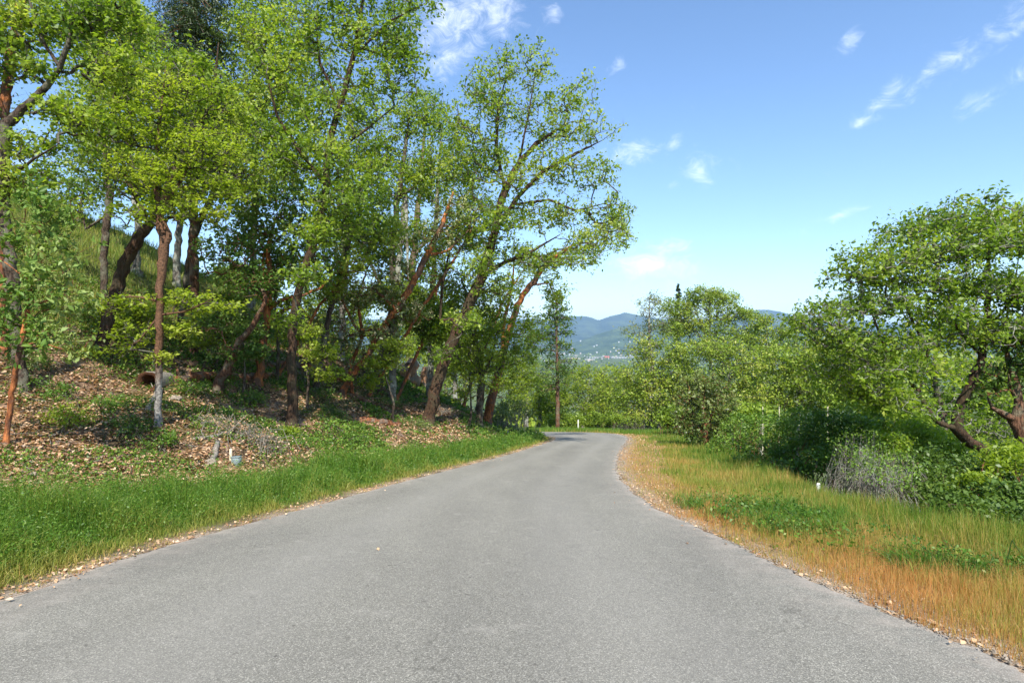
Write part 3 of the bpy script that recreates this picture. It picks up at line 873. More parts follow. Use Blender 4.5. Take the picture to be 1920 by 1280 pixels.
tree('oak_tree', 'thin bright green sapling growing between the leaning oak and the sawn stump', 'tree',
     [[(838, 745, 4), (836, 700, 4), (850, 640, 3), (830, 590, 3)]],
     [(820, 640, 38, 20), (860, 680, 36, 18), (770, 610, 40, 20), (880, 610, 45, 25), (890, 560, 40, 25), (830, 560, 40, 25), (700, 650, 40, 18)], leafmat='bright', sprays=260, per=18, spray_r=.4, leaf=.13, seed=19, tint=-.05)


# crowns of the trees standing deeper on the hillside
for (lab, px0, d_, bl_, lm_, sd_, mt_) in [
        ('background oak filling the sky between the upper left oak and the fir', 255, 24, [(120, 60, 50, 35), (180, 120, 60, 40), (250, 60, 60, 45), (230, 170, 60, 40), (270, 260, 55, 40), (180, 250, 45, 30), (150, 10, 60, 30)], 240, 201, 'oak'),
        ('background oak behind the bright yellow-green crown', 330, 26, [(420, 220, 60, 45), (350, 260, 60, 40), (400, 330, 60, 40), (300, 370, 50, 30)], 370, 202, 'oak'),
        ('background oak in the gap left of the tallest dark oak', 470, 27, [(450, 40, 55, 45), (500, 110, 55, 45), (470, 200, 60, 45), (520, 270, 60, 45), (540, 360, 60, 40), (450, 380, 50, 35), (520, 0, 70, 40)], 480, 203, 'oak'),
        ('background oak in the gap right of the tallest dark oak', 640, 28, [(600, 130, 55, 45), (660, 200, 55, 45), (700, 270, 55, 40), (630, 300, 60, 40), (600, 390, 60, 40), (680, 380, 60, 40), (740, 40, 45, 35), (650, 460, 60, 35), (720, 500, 45, 30)], 650, 204, 'oak'),
        ('background oak behind the reddish-brown madrone above the stump', 805, 32, [(800, 200, 35, 35), (840, 270, 50, 45), (780, 350, 50, 40), (860, 370, 60, 45), (900, 300, 40, 40), (820, 450, 60, 40), (880, 480, 50, 35), (770, 520, 50, 30), (850, 560, 50, 30)], 820, 205, 'oak'),
        ('dim oak low behind the flowering madrone', 735, 27, [(760, 560, 45, 24), (800, 600, 40, 24), (830, 620, 35, 20)], 760, 207, 'oak')]:
    bz_ = gz((px0 - 960) / F * d_, d_)
    py_ = 640 - (bz_ - EYE) / d_ * F
    tree('oak_tree', lab, 'tree', [[(px0, py_, 8), (px0 + 5, py_ * .65 + 80, 7), (lm_, py_ * .35 + 100, 5), (lm_ + 8, min(py_ - 60, bl_[0][1] + 40), 2)]], bl_, d=d_, leafmat=mt_, barkmat='bark_grey',
         sprays=300, per=22, spray_r=.6, leaf=.16, seed=sd_, shell=.3, tint=-.1, tipr=.009)


# low leafy growth in front of the trunks
for (lab, px, py, bl_, mt_, sd_) in [
        ('leafy young oak low between the slender oak and the bright orange madrone', 405, 690, [(400, 600, 40, 18), (430, 560, 35, 16), (385, 640, 35, 12), (440, 630, 30, 12)], 'bright', 301),
        ('leafy young oak before the tallest dark oak trunk, its leaves hiding the middle of it', 575, 765, [(560, 620, 40, 20), (600, 660, 40, 16), (540, 570, 40, 18), (620, 700, 35, 12)], 'bright', 302),
        ('leafy oak sapling left of the sawn stump, below the flowering madrone', 735, 790, [(715, 680, 36, 14), (695, 715, 28, 12), (740, 650, 34, 14)], 'bright', 303),
        ('leafy oak sapling right of the big leaning oak trunk', 880, 800, [(880, 700, 40, 18), (910, 660, 35, 18), (860, 740, 30, 12), (930, 720, 30, 14), (850, 640, 35, 16)], 'bright', 304),
        ('leafy oak sapling at the foot of the thick leaning oak', 235, 660, [(230, 610, 35, 14), (200, 575, 30, 14), (260, 590, 30, 12)], 'bright', 305),
        ('leafy young madrone left of the tallest dark oak, over the fallen logs', 455, 745, [(455, 620, 35, 16), (480, 660, 25, 12), (430, 590, 30, 14)], 'madrone', 306)]:
    tree('oak_sapling' if mt_ == 'bright' else 'madrone_sapling', lab, 'sapling', [[(px, py, 3), (px + 4, py * .5 + bl_[0][1] * .5 + 20, 2.5), (bl_[0][0], bl_[0][1], 2)]], bl_, leafmat=mt_, barkmat='bark_oak', sprays=110, per=22, spray_r=.28, leaf=.105, seed=sd_, shell=.2, flat=.5, tint=.0)


for (lab, pts_, bl_, sd_) in [
        ('slim orange madrone stem leaning right between the flowering madrone and the sawn stump', [(690, 745, 4), (735, 670, 4), (790, 580, 4), (850, 490, 3), (890, 420, 2)], [(860, 440, 45, 30), (820, 500, 40, 25), (890, 380, 35, 25)], 401),
        ('slim red-brown madrone stem leaning right just left of the big leaning oak', [(742, 752, 4), (770, 690, 4), (800, 620, 4), (820, 540, 3), (860, 470, 2)], [(830, 520, 40, 24), (870, 450, 40, 24), (800, 570, 30, 16)], 402),
        ('slim madrone stem crossing behind the bright orange madrone', [(520, 705, 4), (560, 640, 4), (600, 570, 3), (650, 520, 2)], [(620, 540, 40, 22), (660, 500, 40, 20)], 403),
        ('slim crooked madrone stem right of the flowering madrone foot', [(662, 742, 4), (655, 690, 4), (680, 630, 4), (670, 560, 3), (700, 470, 2)], [(700, 470, 45, 25), (660, 560, 35, 20)], 404),
        ('slim leaning madrone stem with few leaves beside the forked dark trunk', [(868, 765, 4), (885, 710, 4), (915, 640, 3), (940, 570, 3), (985, 500, 2)], [(960, 540, 40, 22), (985, 490, 35, 20), (920, 620, 30, 16)], 405),
        ('thin dark oak stem rising straight beside the fallen logs', [(520, 715, 4), (522, 640, 4), (515, 560, 3), (530, 480, 2)], [(525, 490, 40, 22), (500, 540, 30, 16)], 406)]:
    tree('oak_tree' if 'oak stem' in lab else 'madrone_tree', lab, 'tree', [pts_], bl_, leafmat='oak' if sd_ % 2 else 'madrone', barkmat='bark_oak' if 'oak stem' in lab else 'bark_madrone', twigmat='bark_red', sprays=90, per=18, spray_r=.34, leaf=.12, seed=sd_, shell=.3)

# conifers ----------------------------------------------------------
def conifer(name, label, px, py0, py1, d, halfw, n, seed, mat='needle', barkmat='bark_brown', bare=.15, per=26, leaf=.22, power=.8, droop=.35, rpx=7, needle_w=.14, trunk_top=True, spray=.55):
    r = np.random.default_rng(seed)
    bx = (px - 960) / F * d
    bz = gz(bx, d)
    top = EYE + (640 - py1) / F * d
    root = empty(name, (bx, d, bz), label, 'tree')
    H = top - bz
    P = [(bx, d, bz - .3), (bx + r.normal(0, .1), d, bz + H * .3), (bx + r.normal(0, .15), d, bz + H * .7), (bx, d, top)]
    r0 = rpx / F * d
    V, Fl, Q, rr = limb_tube(P, [r0 * 1.2, r0, r0 * .5, .02], 8, seed=seed)
    mesh('trunk', V, Fl, M[barkmat], root, smooth=True)
    f = bare + (1 - bare) * r.random(n) ** .9
    zz = bz + H * f
    hw = halfw / F * d
    L = hw * (1 - f) ** power * r.uniform(.55, 1.1, n) + .12
    a = r.uniform(0, 2 * math.pi, n)
    A_ = np.stack([np.full(n, bx), np.full(n, d), zz], -1)
    dirv = np.stack([np.cos(a), np.sin(a), r.uniform(-.1, .3, n)], -1)
    mid = A_ + dirv * L[:, None] * .5
    B = A_ + dirv * L[:, None]; B[:, 2] -= droop * L
    rb = (.012 + .012 * L)
    V1, F1 = tube_segments(A_, mid, rb, rb * .7); V2, F2 = tube_segments(mid, B, rb * .7, rb * .3)
    ob = mesh('boughs', np.vstack([V1, V2]), np.vstack([F1, F2 + len(V1)]), M[barkmat], root); ob['kind'] = 'stuff'
    k = per
    t = .25 + .75 * r.random((n, k))
    C = np.where((t < .5)[..., None], A_[:, None] + (mid - A_)[:, None] * (t * 2)[..., None], mid[:, None] + (B - mid)[:, None] * ((t - .5) * 2)[..., None])
    C = C + r.normal(0, 1, C.shape) * np.array([spray * .35, spray * .35, spray * .2]) * np.minimum(1, L)[:, None, None]
    C = C.reshape(-1, 3)
    C[:, 2] -= .1
    V, Fc = leaf_quads(C, leaf, .3, needle_w, .6)
    tt = np.clip(np.repeat(r.random(n), k) * .5 + r.random(len(Fc)) * .5, 0, 1)
    ob = mesh('crown', V, Fc, M[mat], root, tint=tt); ob['kind'] = 'stuff'
    STATS['leaf'] += len(Fc)
    return root
conifer('fir_tree', 'tall dark fir behind the oaks, upper left of the view', 365, 560, -300, 20, 105, 440, 31, per=110, leaf=.15, bare=.34, droop=.45, spray=.9, needle_w=.2, power=.55)
conifer('pine_tree', 'slender thin-crowned pine rising against the far hills just beyond the bend', 1045, 740, 545, 58, 52, 110, 33, barkmat='bark_brown', bare=.28, per=26, leaf=.4, power=.35, droop=.05, rpx=3.6, needle_w=.3, spray=1.0, mat='dark')
conifer('fir_tree', 'pointed dark fir tip showing above the broad far oak', 1272, 700, 533, 78, 34, 120, 34, per=40, leaf=.4, spray=.7, needle_w=.25, rpx=3, power=.9)

print('left trees', time.time() - T0, STATS)

# far trees beyond the bend ------------------------------------------
def ftree(label, px, d, blobs, mat='far', sprays=170, per=30, sr=.75, leaf=.195, seed=0, tint=0., bark='bark_grey', cat='tree', name='oak_tree', trunk=6, group=None, **kw):
    cx = np.mean([b[0] for b in blobs]); top = min(b[1] - b[3] * .5 for b in blobs)
    bx = (px - 960) / F * d
    py0 = 640 - (gz(bx, d) - EYE) / F * 0 - (gz(bx, d) - EYE) / d * F
    limbs = [[(px, py0, trunk), (px + 4, py0 * .6 + top * .4, trunk * .8), (cx, py0 * .3 + top * .7, trunk * .5), (cx, top, trunk * .25)]]
    return tree(name, label, cat, limbs, blobs, d=d, leafmat=mat, barkmat=bark, sprays=sprays, per=per, spray_r=sr, leaf=leaf, seed=seed, tint=tint + .08, tipr=.014, group=group, **kw)

ftree('sparse half-bare tree with a ragged top at the left of the far wood', 1216, 60, [(1215, 575, 22, 22), (1235, 610, 30, 16), (1195, 620, 28, 14), (1212, 655, 40, 14), (1230, 560, 14, 10)], sprays=110, per=12, seed=41, tint=.1, mat='flower_madrone')
ftree('broad round-topped green oak, the tallest crown of the far wood', 1330, 62, [(1330, 565, 50, 20), (1290, 590, 40, 20), (1370, 590, 40, 18), (1320, 615, 70, 20), (1265, 615, 40, 18), (1390, 622, 35, 15), (1350, 650, 70, 20), (1310, 552, 36, 14), (1355, 556, 36, 14), (1268, 575, 36, 18), (1395, 592, 30, 12)], sprays=520, bk=1.12, seed=42, tint=.0)
ftree('smaller green oak stepping down to the right of the broad far oak', 1425, 60, [(1430, 605, 28, 16), (1460, 625, 30, 14), (1410, 640, 30, 15), (1450, 655, 45, 14)], bk=1.05, sprays=150, seed=43, tint=-.02)
ftree('thin pale green treetop against the blue hill right of the far wood', 1492, 64, [(1492, 625, 26, 18), (1510, 645, 28, 12), (1480, 648, 24, 12)], sprays=80, per=14, seed=44, tint=.05)
ftree('wide olive green oak whose crown slopes down to the grass beyond the bend', 1235, 52, [(1240, 660, 55, 24), (1200, 700, 45, 26), (1270, 700, 50, 28), (1230, 740, 60, 28), (1180, 745, 35, 24), (1215, 775, 50, 18)], sprays=360, seed=45, tint=.04)
ftree('rounded olive oak in the middle of the far wood', 1370, 50, [(1340, 655, 55, 22), (1400, 670, 50, 22), (1360, 705, 70, 28), (1420, 720, 50, 28), (1380, 750, 70, 24), (1300, 730, 40, 30)], sprays=380, seed=46, tint=.0)
ftree('olive oak at the right of the far wood, behind the bramble thicket', 1490, 44, [(1470, 680, 50, 22), (1560, 650, 40, 22), (1530, 680, 50, 22), (1500, 715, 70, 28), (1450, 740, 50, 24), (1550, 735, 50, 24), (1510, 760, 60, 20)], sprays=380, seed=47, sr=.65, tint=.05)
ftree('yellow-green oak behind the left skirts of the big right-hand oak', 1610, 38, [(1600, 660, 50, 22), (1660, 680, 50, 22), (1620, 710, 60, 26), (1580, 740, 50, 24), (1660, 740, 50, 24)], sprays=340, seed=48, sr=.6, leaf=.2, tint=.0)
ftree('low green oak directly behind the white marker post', 1090, 66, [(1090, 698, 35, 12), (1140, 702, 30, 12), (1080, 720, 35, 16), (1120, 730, 35, 16), (1060, 745, 35, 18), (1100, 765, 50, 18), (1140, 765, 35, 18)], sprays=260, seed=49, tint=-.04, mat='bright')
ftree('yellow-green thicket tree left of the slender pine, beyond the bend', 1010, 68, [(1000, 715, 25, 20), (1030, 745, 30, 20), (990, 760, 35, 20), (1030, 775, 35, 14)], sprays=190, seed=50, tint=-.05, mat='bright')
ftree('olive treetop with reddish buds between the slender pine and the wide olive oak', 1160, 72, [(1150, 715, 30, 16), (1175, 735, 30, 18), (1130, 745, 25, 16)], sprays=150, seed=51, tint=.1)
ftree('dim green tree seen through the bank trunks beyond the hill nose', 860, 62, [(860, 680, 60, 28), (820, 715, 50, 24), (900, 720, 50, 24), (930, 690, 40, 28), (960, 735, 35, 30), (870, 650, 50, 20)], sprays=300, seed=52, tint=-.05)
ftree('grey-green tree beyond the hill nose behind the pink-trunked madrone', 985, 80, [(985, 670, 30, 24), (1005, 700, 30, 24), (960, 690, 30, 24), (1000, 640, 22, 18)], sprays=170, seed=53, tint=-.15, mat='oak')
ftree('dim green tree standing behind the crest left of the leaning oak', 740, 58, [(740, 640, 50, 22), (700, 660, 40, 18), (790, 660, 45, 22), (760, 610, 40, 18)], sprays=180, seed=54, tint=-.12, mat='oak')
ftree('bright tree behind the hill crest between the flowering madrone and the tallest dark oak', 630, 44, [(600, 560, 40, 22), (650, 590, 40, 22), (690, 560, 35, 22), (630, 620, 45, 16), (580, 600, 35, 18), (700, 620, 35, 14)], sprays=230, seed=56, sr=.6, mat='oak')
ftree('green tree low behind the slope grass left of the bright orange madrone', 455, 36, [(430, 520, 35, 20), (470, 550, 35, 20), (500, 520, 30, 18), (440, 575, 35, 14)], sprays=170, seed=57, sr=.5, mat='oak')
ftree('green tree filling the gap behind the leaning oak trunk at the crest', 850, 48, [(830, 600, 45, 24), (870, 640, 45, 22), (800, 640, 40, 20), (910, 600, 35, 24), (840, 680, 45, 16)], sprays=260, seed=58, sr=.6, mat='oak')
ftree('olive tree seen beneath the crown of the big right-hand oak, farther down the slope', 1850, 30, [(1800, 690, 45, 24), (1860, 700, 45, 26), (1910, 690, 40, 26), (1830, 745, 50, 26), (1900, 760, 50, 26), (1860, 800, 60, 24), (1780, 790, 50, 22), (1930, 820, 40, 30)], sprays=330, seed=59, sr=.5, leaf=.16)
# shrub madrone at the verge
bx, bd, bz_ = hit(1325, 836)
tree('madrone_shrub', 'bushy yellowish madrone with red stems standing where the verge meets the bramble thicket', 'shrub',
     [[(1325, 836, 5), (1322, 790, 5), (1318, 745, 4), (1325, 710, 2)], [(1322, 800, 4), (1345, 760, 3), (1350, 730, 2)], [(1322, 800, 3), (1295, 770, 2), (1290, 740, 2)]],
     [(1318, 715, 38, 18), (1300, 750, 38, 24), (1345, 750, 38, 26), (1318, 790, 50, 26), (1290, 800, 26, 18), (1355, 800, 32, 20), (1330, 820, 45, 12)],
     leafmat='flower_madrone', barkmat='bark_red', twigmat='bark_red', sprays=260, per=18, spray_r=.33, leaf=.14, seed=55, d=min(bd, 29), tint=-.12)

# big oak on the right ------------------------------------------------
tree('oak_tree', 'large spreading oak with crooked mossy limbs at the right of the lane', 'tree',
     [[(1862, 890, 13), (1850, 850, 13), (1816, 825, 12), (1790, 803, 12), (1800, 760, 10), (1824, 715, 9), (1842, 670, 8), (1850, 600, 7), (1855, 520, 5), (1850, 440, 3)],
      [(1790, 803, 9), (1755, 790, 8), (1738, 764, 8), (1718, 733, 7), (1704, 705, 5), (1660, 660, 4), (1640, 600, 3), (1620, 560, 2)],
      [(1842, 670, 5), (1790, 610, 4), (1760, 540, 3), (1750, 470, 2)], [(1704, 705, 4), (1640, 690, 3), (1590, 650, 3), (1545, 620, 2)],
      [(1850, 620, 5), (1900, 560, 4), (1910, 480, 3)], [(1720, 735, 4), (1740, 660, 4), (1700, 580, 3), (1690, 500, 2)]],
     [(1540, 610, 40, 22), (1570, 580, 45, 22), (1620, 510, 48, 24), (1660, 480, 45, 22), (1720, 430, 48, 24), (1790, 412, 50, 20), (1870, 414, 55, 18), (1900, 450, 50, 35), (1780, 470, 65, 28), (1700, 520, 60, 26),
      (1640, 570, 55, 24), (1800, 540, 65, 28), (1880, 540, 55, 30), (1740, 590, 55, 24), (1590, 640, 50, 22), (1680, 640, 55, 22), (1850, 610, 60, 24), (1910, 640, 40, 24), (1640, 690, 50, 20), (1780, 640, 45, 18), (1900, 408, 40, 12), (1640, 740, 45, 22), (1700, 690, 50, 22), (1580, 690, 40, 20), (1830, 460, 50, 30), (1740, 398, 16, 10), (1800, 388, 18, 8), (1610, 472, 16, 10), (1505, 595, 16, 12), (1900, 388, 20, 8), (1690, 760, 36, 16), (1640, 735, 40, 18), (1600, 720, 36, 16)],
     leafmat='oak', barkmat='bark_moss', sprays=1150, per=22, spray_r=.34, leaf=.10, seed=61, d=14.2, shell=.35, tint=0., ddepth=1.9, bk=1.08, dens_k=1.75, tipr=.008, twigmat='bark_grey', flat=1.0)
tree('madrone_tree', 'madrone with orange peeling limbs at the right edge, behind the big oak trunk', 'tree',
     [[(1935, 900, 14), (1925, 840, 14), (1905, 790, 14), (1912, 760, 9), (1905, 720, 7), (1885, 660, 5), (1890, 560, 3)],
      [(1905, 790, 11), (1880, 775, 10), (1862, 768, 6), (1850, 740, 4)], [(1912, 760, 5), (1895, 730, 5), (1890, 700, 4)]],
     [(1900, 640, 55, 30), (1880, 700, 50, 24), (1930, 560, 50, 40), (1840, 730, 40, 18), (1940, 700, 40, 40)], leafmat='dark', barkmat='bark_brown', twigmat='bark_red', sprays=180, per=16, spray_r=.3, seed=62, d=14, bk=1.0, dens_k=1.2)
tree('oak_tree', 'shadowed oak filling the gap behind the big right-hand oak', 'tree',
     [[(1760, 860, 8), (1765, 780, 8), (1750, 700, 6), (1760, 620, 4)], [(1765, 780, 5), (1830, 730, 4), (1870, 660, 3)]],
     [(1740, 680, 60, 30), (1820, 690, 60, 30), (1760, 740, 70, 30), (1850, 750, 60, 30), (1690, 730, 50, 26), (1900, 740, 50, 30), (1700, 780, 50, 20), (1800, 620, 60, 26), (1900, 620, 40, 30), (1830, 800, 70, 26), (1900, 810, 50, 26), (1780, 815, 60, 22), (1860, 850, 50, 20), (1740, 820, 50, 20)],
     leafmat='oak', sprays=360, per=16, spray_r=.45, leaf=.15, seed=63, d=22, tint=-.05, bk=1.15, dens_k=1.7, tipr=.011, twigmat='bark_grey')

# thickets and undergrowth --------------------------------------------
def thicket(name, label, cat, blobs, d, leafmat, n, per=22, sr=.28, leaf=.09, seed=0, stems=40, stem_mat='bark_red', tint=0., tvar=.28, ry=None, group=None, up=.9, twig=.006):
    """blobs (px, py, rx, ry[, d]) are shells of sprays over a tangle of stems rooted in the ground"""
    r = np.random.default_rng(seed)
    cs = np.array([[(b[0] - 960) / F * (b[4] if len(b) > 4 else d), (b[4] if len(b) > 4 else d)] for b in blobs])
    cx, cy_ = cs.mean(0)
    root = empty(name, (cx, cy_, gz(cx, cy_)), label, cat, group)
    pts = np.vstack([crown_points([(b[0], b[1], b[2], b[3])], b[4] if len(b) > 4 else d, max(4, int(n * b[2] * b[3] / sum(q[2] * q[3] for q in blobs))), .62, ry) for b in blobs])
    gg = ground(pts[:, 0], pts[:, 1])
    pts[:, 2] = np.maximum(pts[:, 2], gg + .08 + .2 * r.random(len(pts)))
    k = r.choice(len(pts), min(stems, len(pts)), replace=False)
    B = pts[k]
    A_ = B.copy()
    A_[:, :2] += r.normal(0, .35, (len(k), 2)) + (np.array([cx, cy_]) - B[:, :2]) * .15
    A_[:, 2] = ground(A_[:, 0], A_[:, 1]) - .05
    Mi = (A_ + B) / 2 + r.normal(0, .15, B.shape); Mi[:, 2] += .1
    t = twig * r.uniform(.8, 2.2, len(k))
    V1, F1 = tube_segments(A_, Mi, t * 1.4, t, 3); V2, F2 = tube_segments(Mi, B, t, t * .4, 3)
    ob = mesh('stems', np.vstack([V1, V2]), np.vstack([F1, F2 + len(V1)]), M[stem_mat], root); ob['kind'] = 'stuff'
    if per > 0:
        make_leaves(pts, sr, per, leaf, M[leafmat], 'foliage', root, tint, tvar, up=up, flat=.6)
    return root
thicket('bramble_thicket', 'long mound of dense deep green brambles along the edge of the right verge', 'bramble',
        [(1390, 800, 40, 26, 25), (1370, 835, 40, 24, 23), (1440, 800, 50, 30, 22), (1430, 845, 50, 26, 20), (1500, 800, 55, 36, 19), (1500, 850, 55, 30, 18), (1550, 810, 45, 42, 17), (1560, 860, 45, 32, 16), (1410, 870, 40, 14, 19), (1480, 880, 50, 14, 16.5), (1600, 800, 40, 28, 17)],
        20, 'bramble', 900, per=20, sr=.3, leaf=.10, seed=71, stems=160, tint=.05)
thicket('bare_bush', 'grey-brown twiggy bush with few leaves, right of the bramble mound', 'bush',
        [(1610, 840, 45, 38, 13.5), (1650, 860, 50, 36, 13), (1690, 880, 45, 34, 12.5), (1630, 890, 40, 20, 12.5), (1590, 870, 30, 30, 13.5), (1640, 870, 40, 30, 11.8), (1680, 895, 40, 24, 11.2)], 13, 'bramble', 420, per=5, sr=.22, leaf=.06, seed=72, stems=420, stem_mat='bark_grey', tint=.2, twig=.004)
thicket('undergrowth_bush', 'dark leafy undergrowth around the foot of the big right-hand oak', 'bush',
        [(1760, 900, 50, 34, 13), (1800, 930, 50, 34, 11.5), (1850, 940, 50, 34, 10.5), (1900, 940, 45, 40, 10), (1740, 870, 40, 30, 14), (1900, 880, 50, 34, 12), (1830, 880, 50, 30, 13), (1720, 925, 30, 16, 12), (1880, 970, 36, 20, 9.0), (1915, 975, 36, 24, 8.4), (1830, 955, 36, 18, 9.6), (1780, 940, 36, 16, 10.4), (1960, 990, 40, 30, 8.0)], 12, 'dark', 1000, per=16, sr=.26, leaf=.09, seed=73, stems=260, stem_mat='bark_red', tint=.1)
thicket('oak_shrub', 'bright-leaved low oak shrub in front of the big right-hand trunk', 'shrub',
        [(1840, 905, 40, 16, 10.6), (1880, 860, 45, 18, 11.5), (1905, 840, 30, 12, 12)], 11, 'bright', 130, per=15, sr=.22, leaf=.08, seed=74, stems=40, tint=-.12)
thicket('oak_shrub', 'green bushes filling the slope between the bramble mound and the big oak', 'shrub',
        [(1620, 770, 50, 26, 20), (1680, 790, 50, 30, 19), (1730, 820, 45, 34, 17), (1700, 760, 50, 26, 20), (1660, 830, 40, 20, 16), (1780, 850, 40, 30, 16)], 19, 'oak', 620, per=18, sr=.32, leaf=.11, seed=75, stems=120, tint=-.02)
for (px, py, rx, ry, d, lab) in [(1060, 785, 40, 14, 63, 'low green scrub behind the grass left of the white marker post'),
                                 (1140, 785, 40, 16, 63, 'low green scrub behind the grass right of the white marker post'),
                                 (1215, 790, 40, 14, 58, 'olive scrub at the foot of the wide olive oak'),
                                 (1400, 775, 50, 20, 36, 'olive scrub behind the bramble mound, below the thin stakes'),
                                 (1270, 780, 30, 20, 42, 'olive scrub left of the bushy verge madrone')]:
    thicket('scrub_bush', lab, 'bush', [(px, py, rx, ry), (px - rx * .6, py + 4, rx * .7, ry * .8), (px + rx * .6, py + 3, rx * .7, ry * .8)], d, 'far', 190, per=20, sr=.5, leaf=.2, seed=int(px), tint=-.03)
thicket('bare_bush', 'pale leafless thicket on the grass below the wide olive oak', 'bush', [(1190, 790, 26, 12, 50), (1170, 795, 18, 8, 50)], 50, 'far', 120, per=7, sr=.3, leaf=.12, seed=79, stems=120, stem_mat='bark_twig', twig=.010)
thicket('scrub_bush', 'brownish brush on the hill nose at the inside of the bend', 'bush', [(960, 762, 30, 14, 36), (930, 775, 30, 12, 34), (985, 775, 18, 10, 38)], 36, 'flower_madrone', 200, per=12, sr=.35, leaf=.12, seed=80, stems=120, stem_mat='dead', tint=-.1)

# bank undergrowth: small leafy plants one can tell apart
for i, (px, py, s, lab, mt) in enumerate([
        (90, 740, 40, 'low green shrub on the leaf litter right of the young madrone', 'bramble'),
        (125, 800, 40, 'yellow-green sapling clump low on the bank below the leaf litter', 'bright'),
        (150, 665, 28, 'bright green seedling clump under the young madrone crown', 'bright'),
        (205, 770, 26, 'small dark green plant in the middle of the leaf litter', 'bramble'),
        (240, 810, 34, 'dark green shrub below the slender grey-stemmed oak, on its left', 'dark'),
        (345, 735, 34, 'fresh green plant right of the slender oak stem', 'bramble'),
        (425, 720, 24, 'green plant at the foot of the short reddish leaning trunk', 'bramble'),
        (545, 818, 14, 'small lime green seedling low on the bank', 'bright'),
        (600, 745, 26, 'green clump right of the tallest dark oak', 'bramble'),
        (660, 830, 26, 'green clump low on the bank beside the tall grass', 'bramble'),
        (620, 780, 26, 'dark green clump below the leaning flowering madrone', 'dark'),
        (470, 750, 26, 'green clump below the bright orange madrone', 'bramble'),
        (730, 760, 26, 'dark green clump left of the fallen log pair', 'dark'),
        (870, 790, 30, 'green brush under the big leaning oak', 'bramble'),
        (780, 800, 30, 'olive brush left of the foot of the big leaning oak', 'flower_madrone'),
        (300, 840, 26, 'green weeds at the foot of the bank left of the fallen branches', 'bramble'),
        (60, 690, 26, 'olive clump behind the young madrone stem', 'flower_madrone'),
        (920, 815, 26, 'green clump near the end of the bank', 'bramble')]):
    x, d, z = hit(px, py)
    thicket('leafy_plant', lab, 'plant', [(px, py - s * .2, s, s * .42), (px + s * .5, py, s * .6, s * .3)], d, mt, 60, per=12, sr=.16, leaf=.06, seed=100 + i, stems=24, tint=.05, ry=.5, stem_mat='bark_twig', twig=.003)
thicket('weed_patch', 'dark green scrambling weeds in the middle of the right verge', 'weeds',
        [(1330, 938, 40, 5, 9.2), (1390, 958, 50, 9, 8.2), (1440, 945, 45, 6, 9.3), (1490, 965, 45, 12, 7.9), (1420, 985, 45, 5, 7.2), (1510, 990, 40, 8, 7.0), (1560, 985, 20, 5, 7.5), (1360, 925, 30, 4, 10.5), (1470, 930, 40, 5, 10)], 8, 'grass', 200, per=7, sr=.15, leaf=.045, seed=131, stems=6, tint=-.30, tvar=.25, ry=.9, stem_mat='bramble', twig=.003)
thicket('bramble_vine', 'trailing bramble vine with brown tangles across the right verge', 'bramble',
        [(1640, 1018, 30, 4, 6.9), (1690, 1038, 35, 7, 6.5), (1740, 1053, 35, 7, 6.2), (1790, 1070, 35, 8, 5.9), (1850, 1085, 40, 7, 5.7), (1900, 1070, 30, 9, 5.8), (1590, 1000, 30, 4, 7.4)], 6.3, 'grass', 150, per=6, sr=.11, leaf=.035, seed=132, stems=8, tint=-.3, tvar=.3, ry=.3, stem_mat='bramble', twig=.0022)
print('thickets', time.time() - T0, STATS)

# ------------------------------------------------------------------ grass, litter
def blades(name, label, x, y, h, w, tint, lean=.35, parts=2, z=None, kind='stuff'):
    n = len(x)
    z = ground(x, y) if z is None else z
    a = rng.uniform(0, 2 * math.pi, n)
    S = np.stack([np.cos(a), np.sin(a), np.zeros(n)], -1)
    b = rng.uniform(0, 2 * math.pi, n)
    ln = np.abs(rng.normal(0, lean, n))
    Dv = np.stack([np.cos(b) * ln, np.sin(b) * ln, np.ones(n)], -1)
    B = np.stack([x, y, z - .01], -1)
    h_, w_ = h[:, None], w[:, None]
    tip = B + np.stack([Dv[:, 0] * 1.6, Dv[:, 1] * 1.6, 1 - ln * .45], -1) * h_
    if parts == 2:
        mid = B + Dv * h_ * .5
        V = np.stack([B - S * w_ * .5, B + S * w_ * .5, mid + S * w_ * .4, mid - S * w_ * .4, tip], 1).reshape(-1, 3)
        k = (np.arange(n) * 5)[:, None]
        Fs = [np.concatenate([k, k + 1, k + 2, k + 3], 1), np.concatenate([k + 3, k + 2, k + 4], 1)]
        tt = np.concatenate([tint, tint])
    else:
        V = np.stack([B - S * w_ * .5, B + S * w_ * .5, tip], 1).reshape(-1, 3)
        Fs = np.arange(n * 3).reshape(n, 3)
        tt = tint
    o = mesh(name, V, Fs, M['grass'], tint=np.clip(tt, 0, 1))
    return tag(o, label, 'grass' if label else None, kind=kind)

def scatter(n, y0, y1, x0, x1, pw=1.0):
    """ground points, denser near the camera"""
    t = rng.random(n)
    if pw == 1.0:
        y = y0 * (y1 / y0) ** t
    else:
        a = 1 - pw
        y = (y0 ** a + t * (y1 ** a - y0 ** a)) ** (1 / a)
    x = rng.uniform(x0, x1, n)
    s, u = regions(x, y)
    return x, y, s, u
def inview(x, y, m=1.0):
    return (y > 2.0) & (np.abs(x) < .93 * y + m)
# sample x range proportional to depth for efficiency
def scatter_fan(n, y0, y1, a0, a1, pw=1.4):
    t = rng.random(n)
    a = 2 - pw
    y = (y0 ** a + t * (y1 ** a - y0 ** a)) ** (1 / a) if abs(a) > 1e-3 else y0 * (y1 / y0) ** t
    x = rng.uniform(a0, a1, n) * y
    s, u = regions(x, y)
    return x, y, s, u

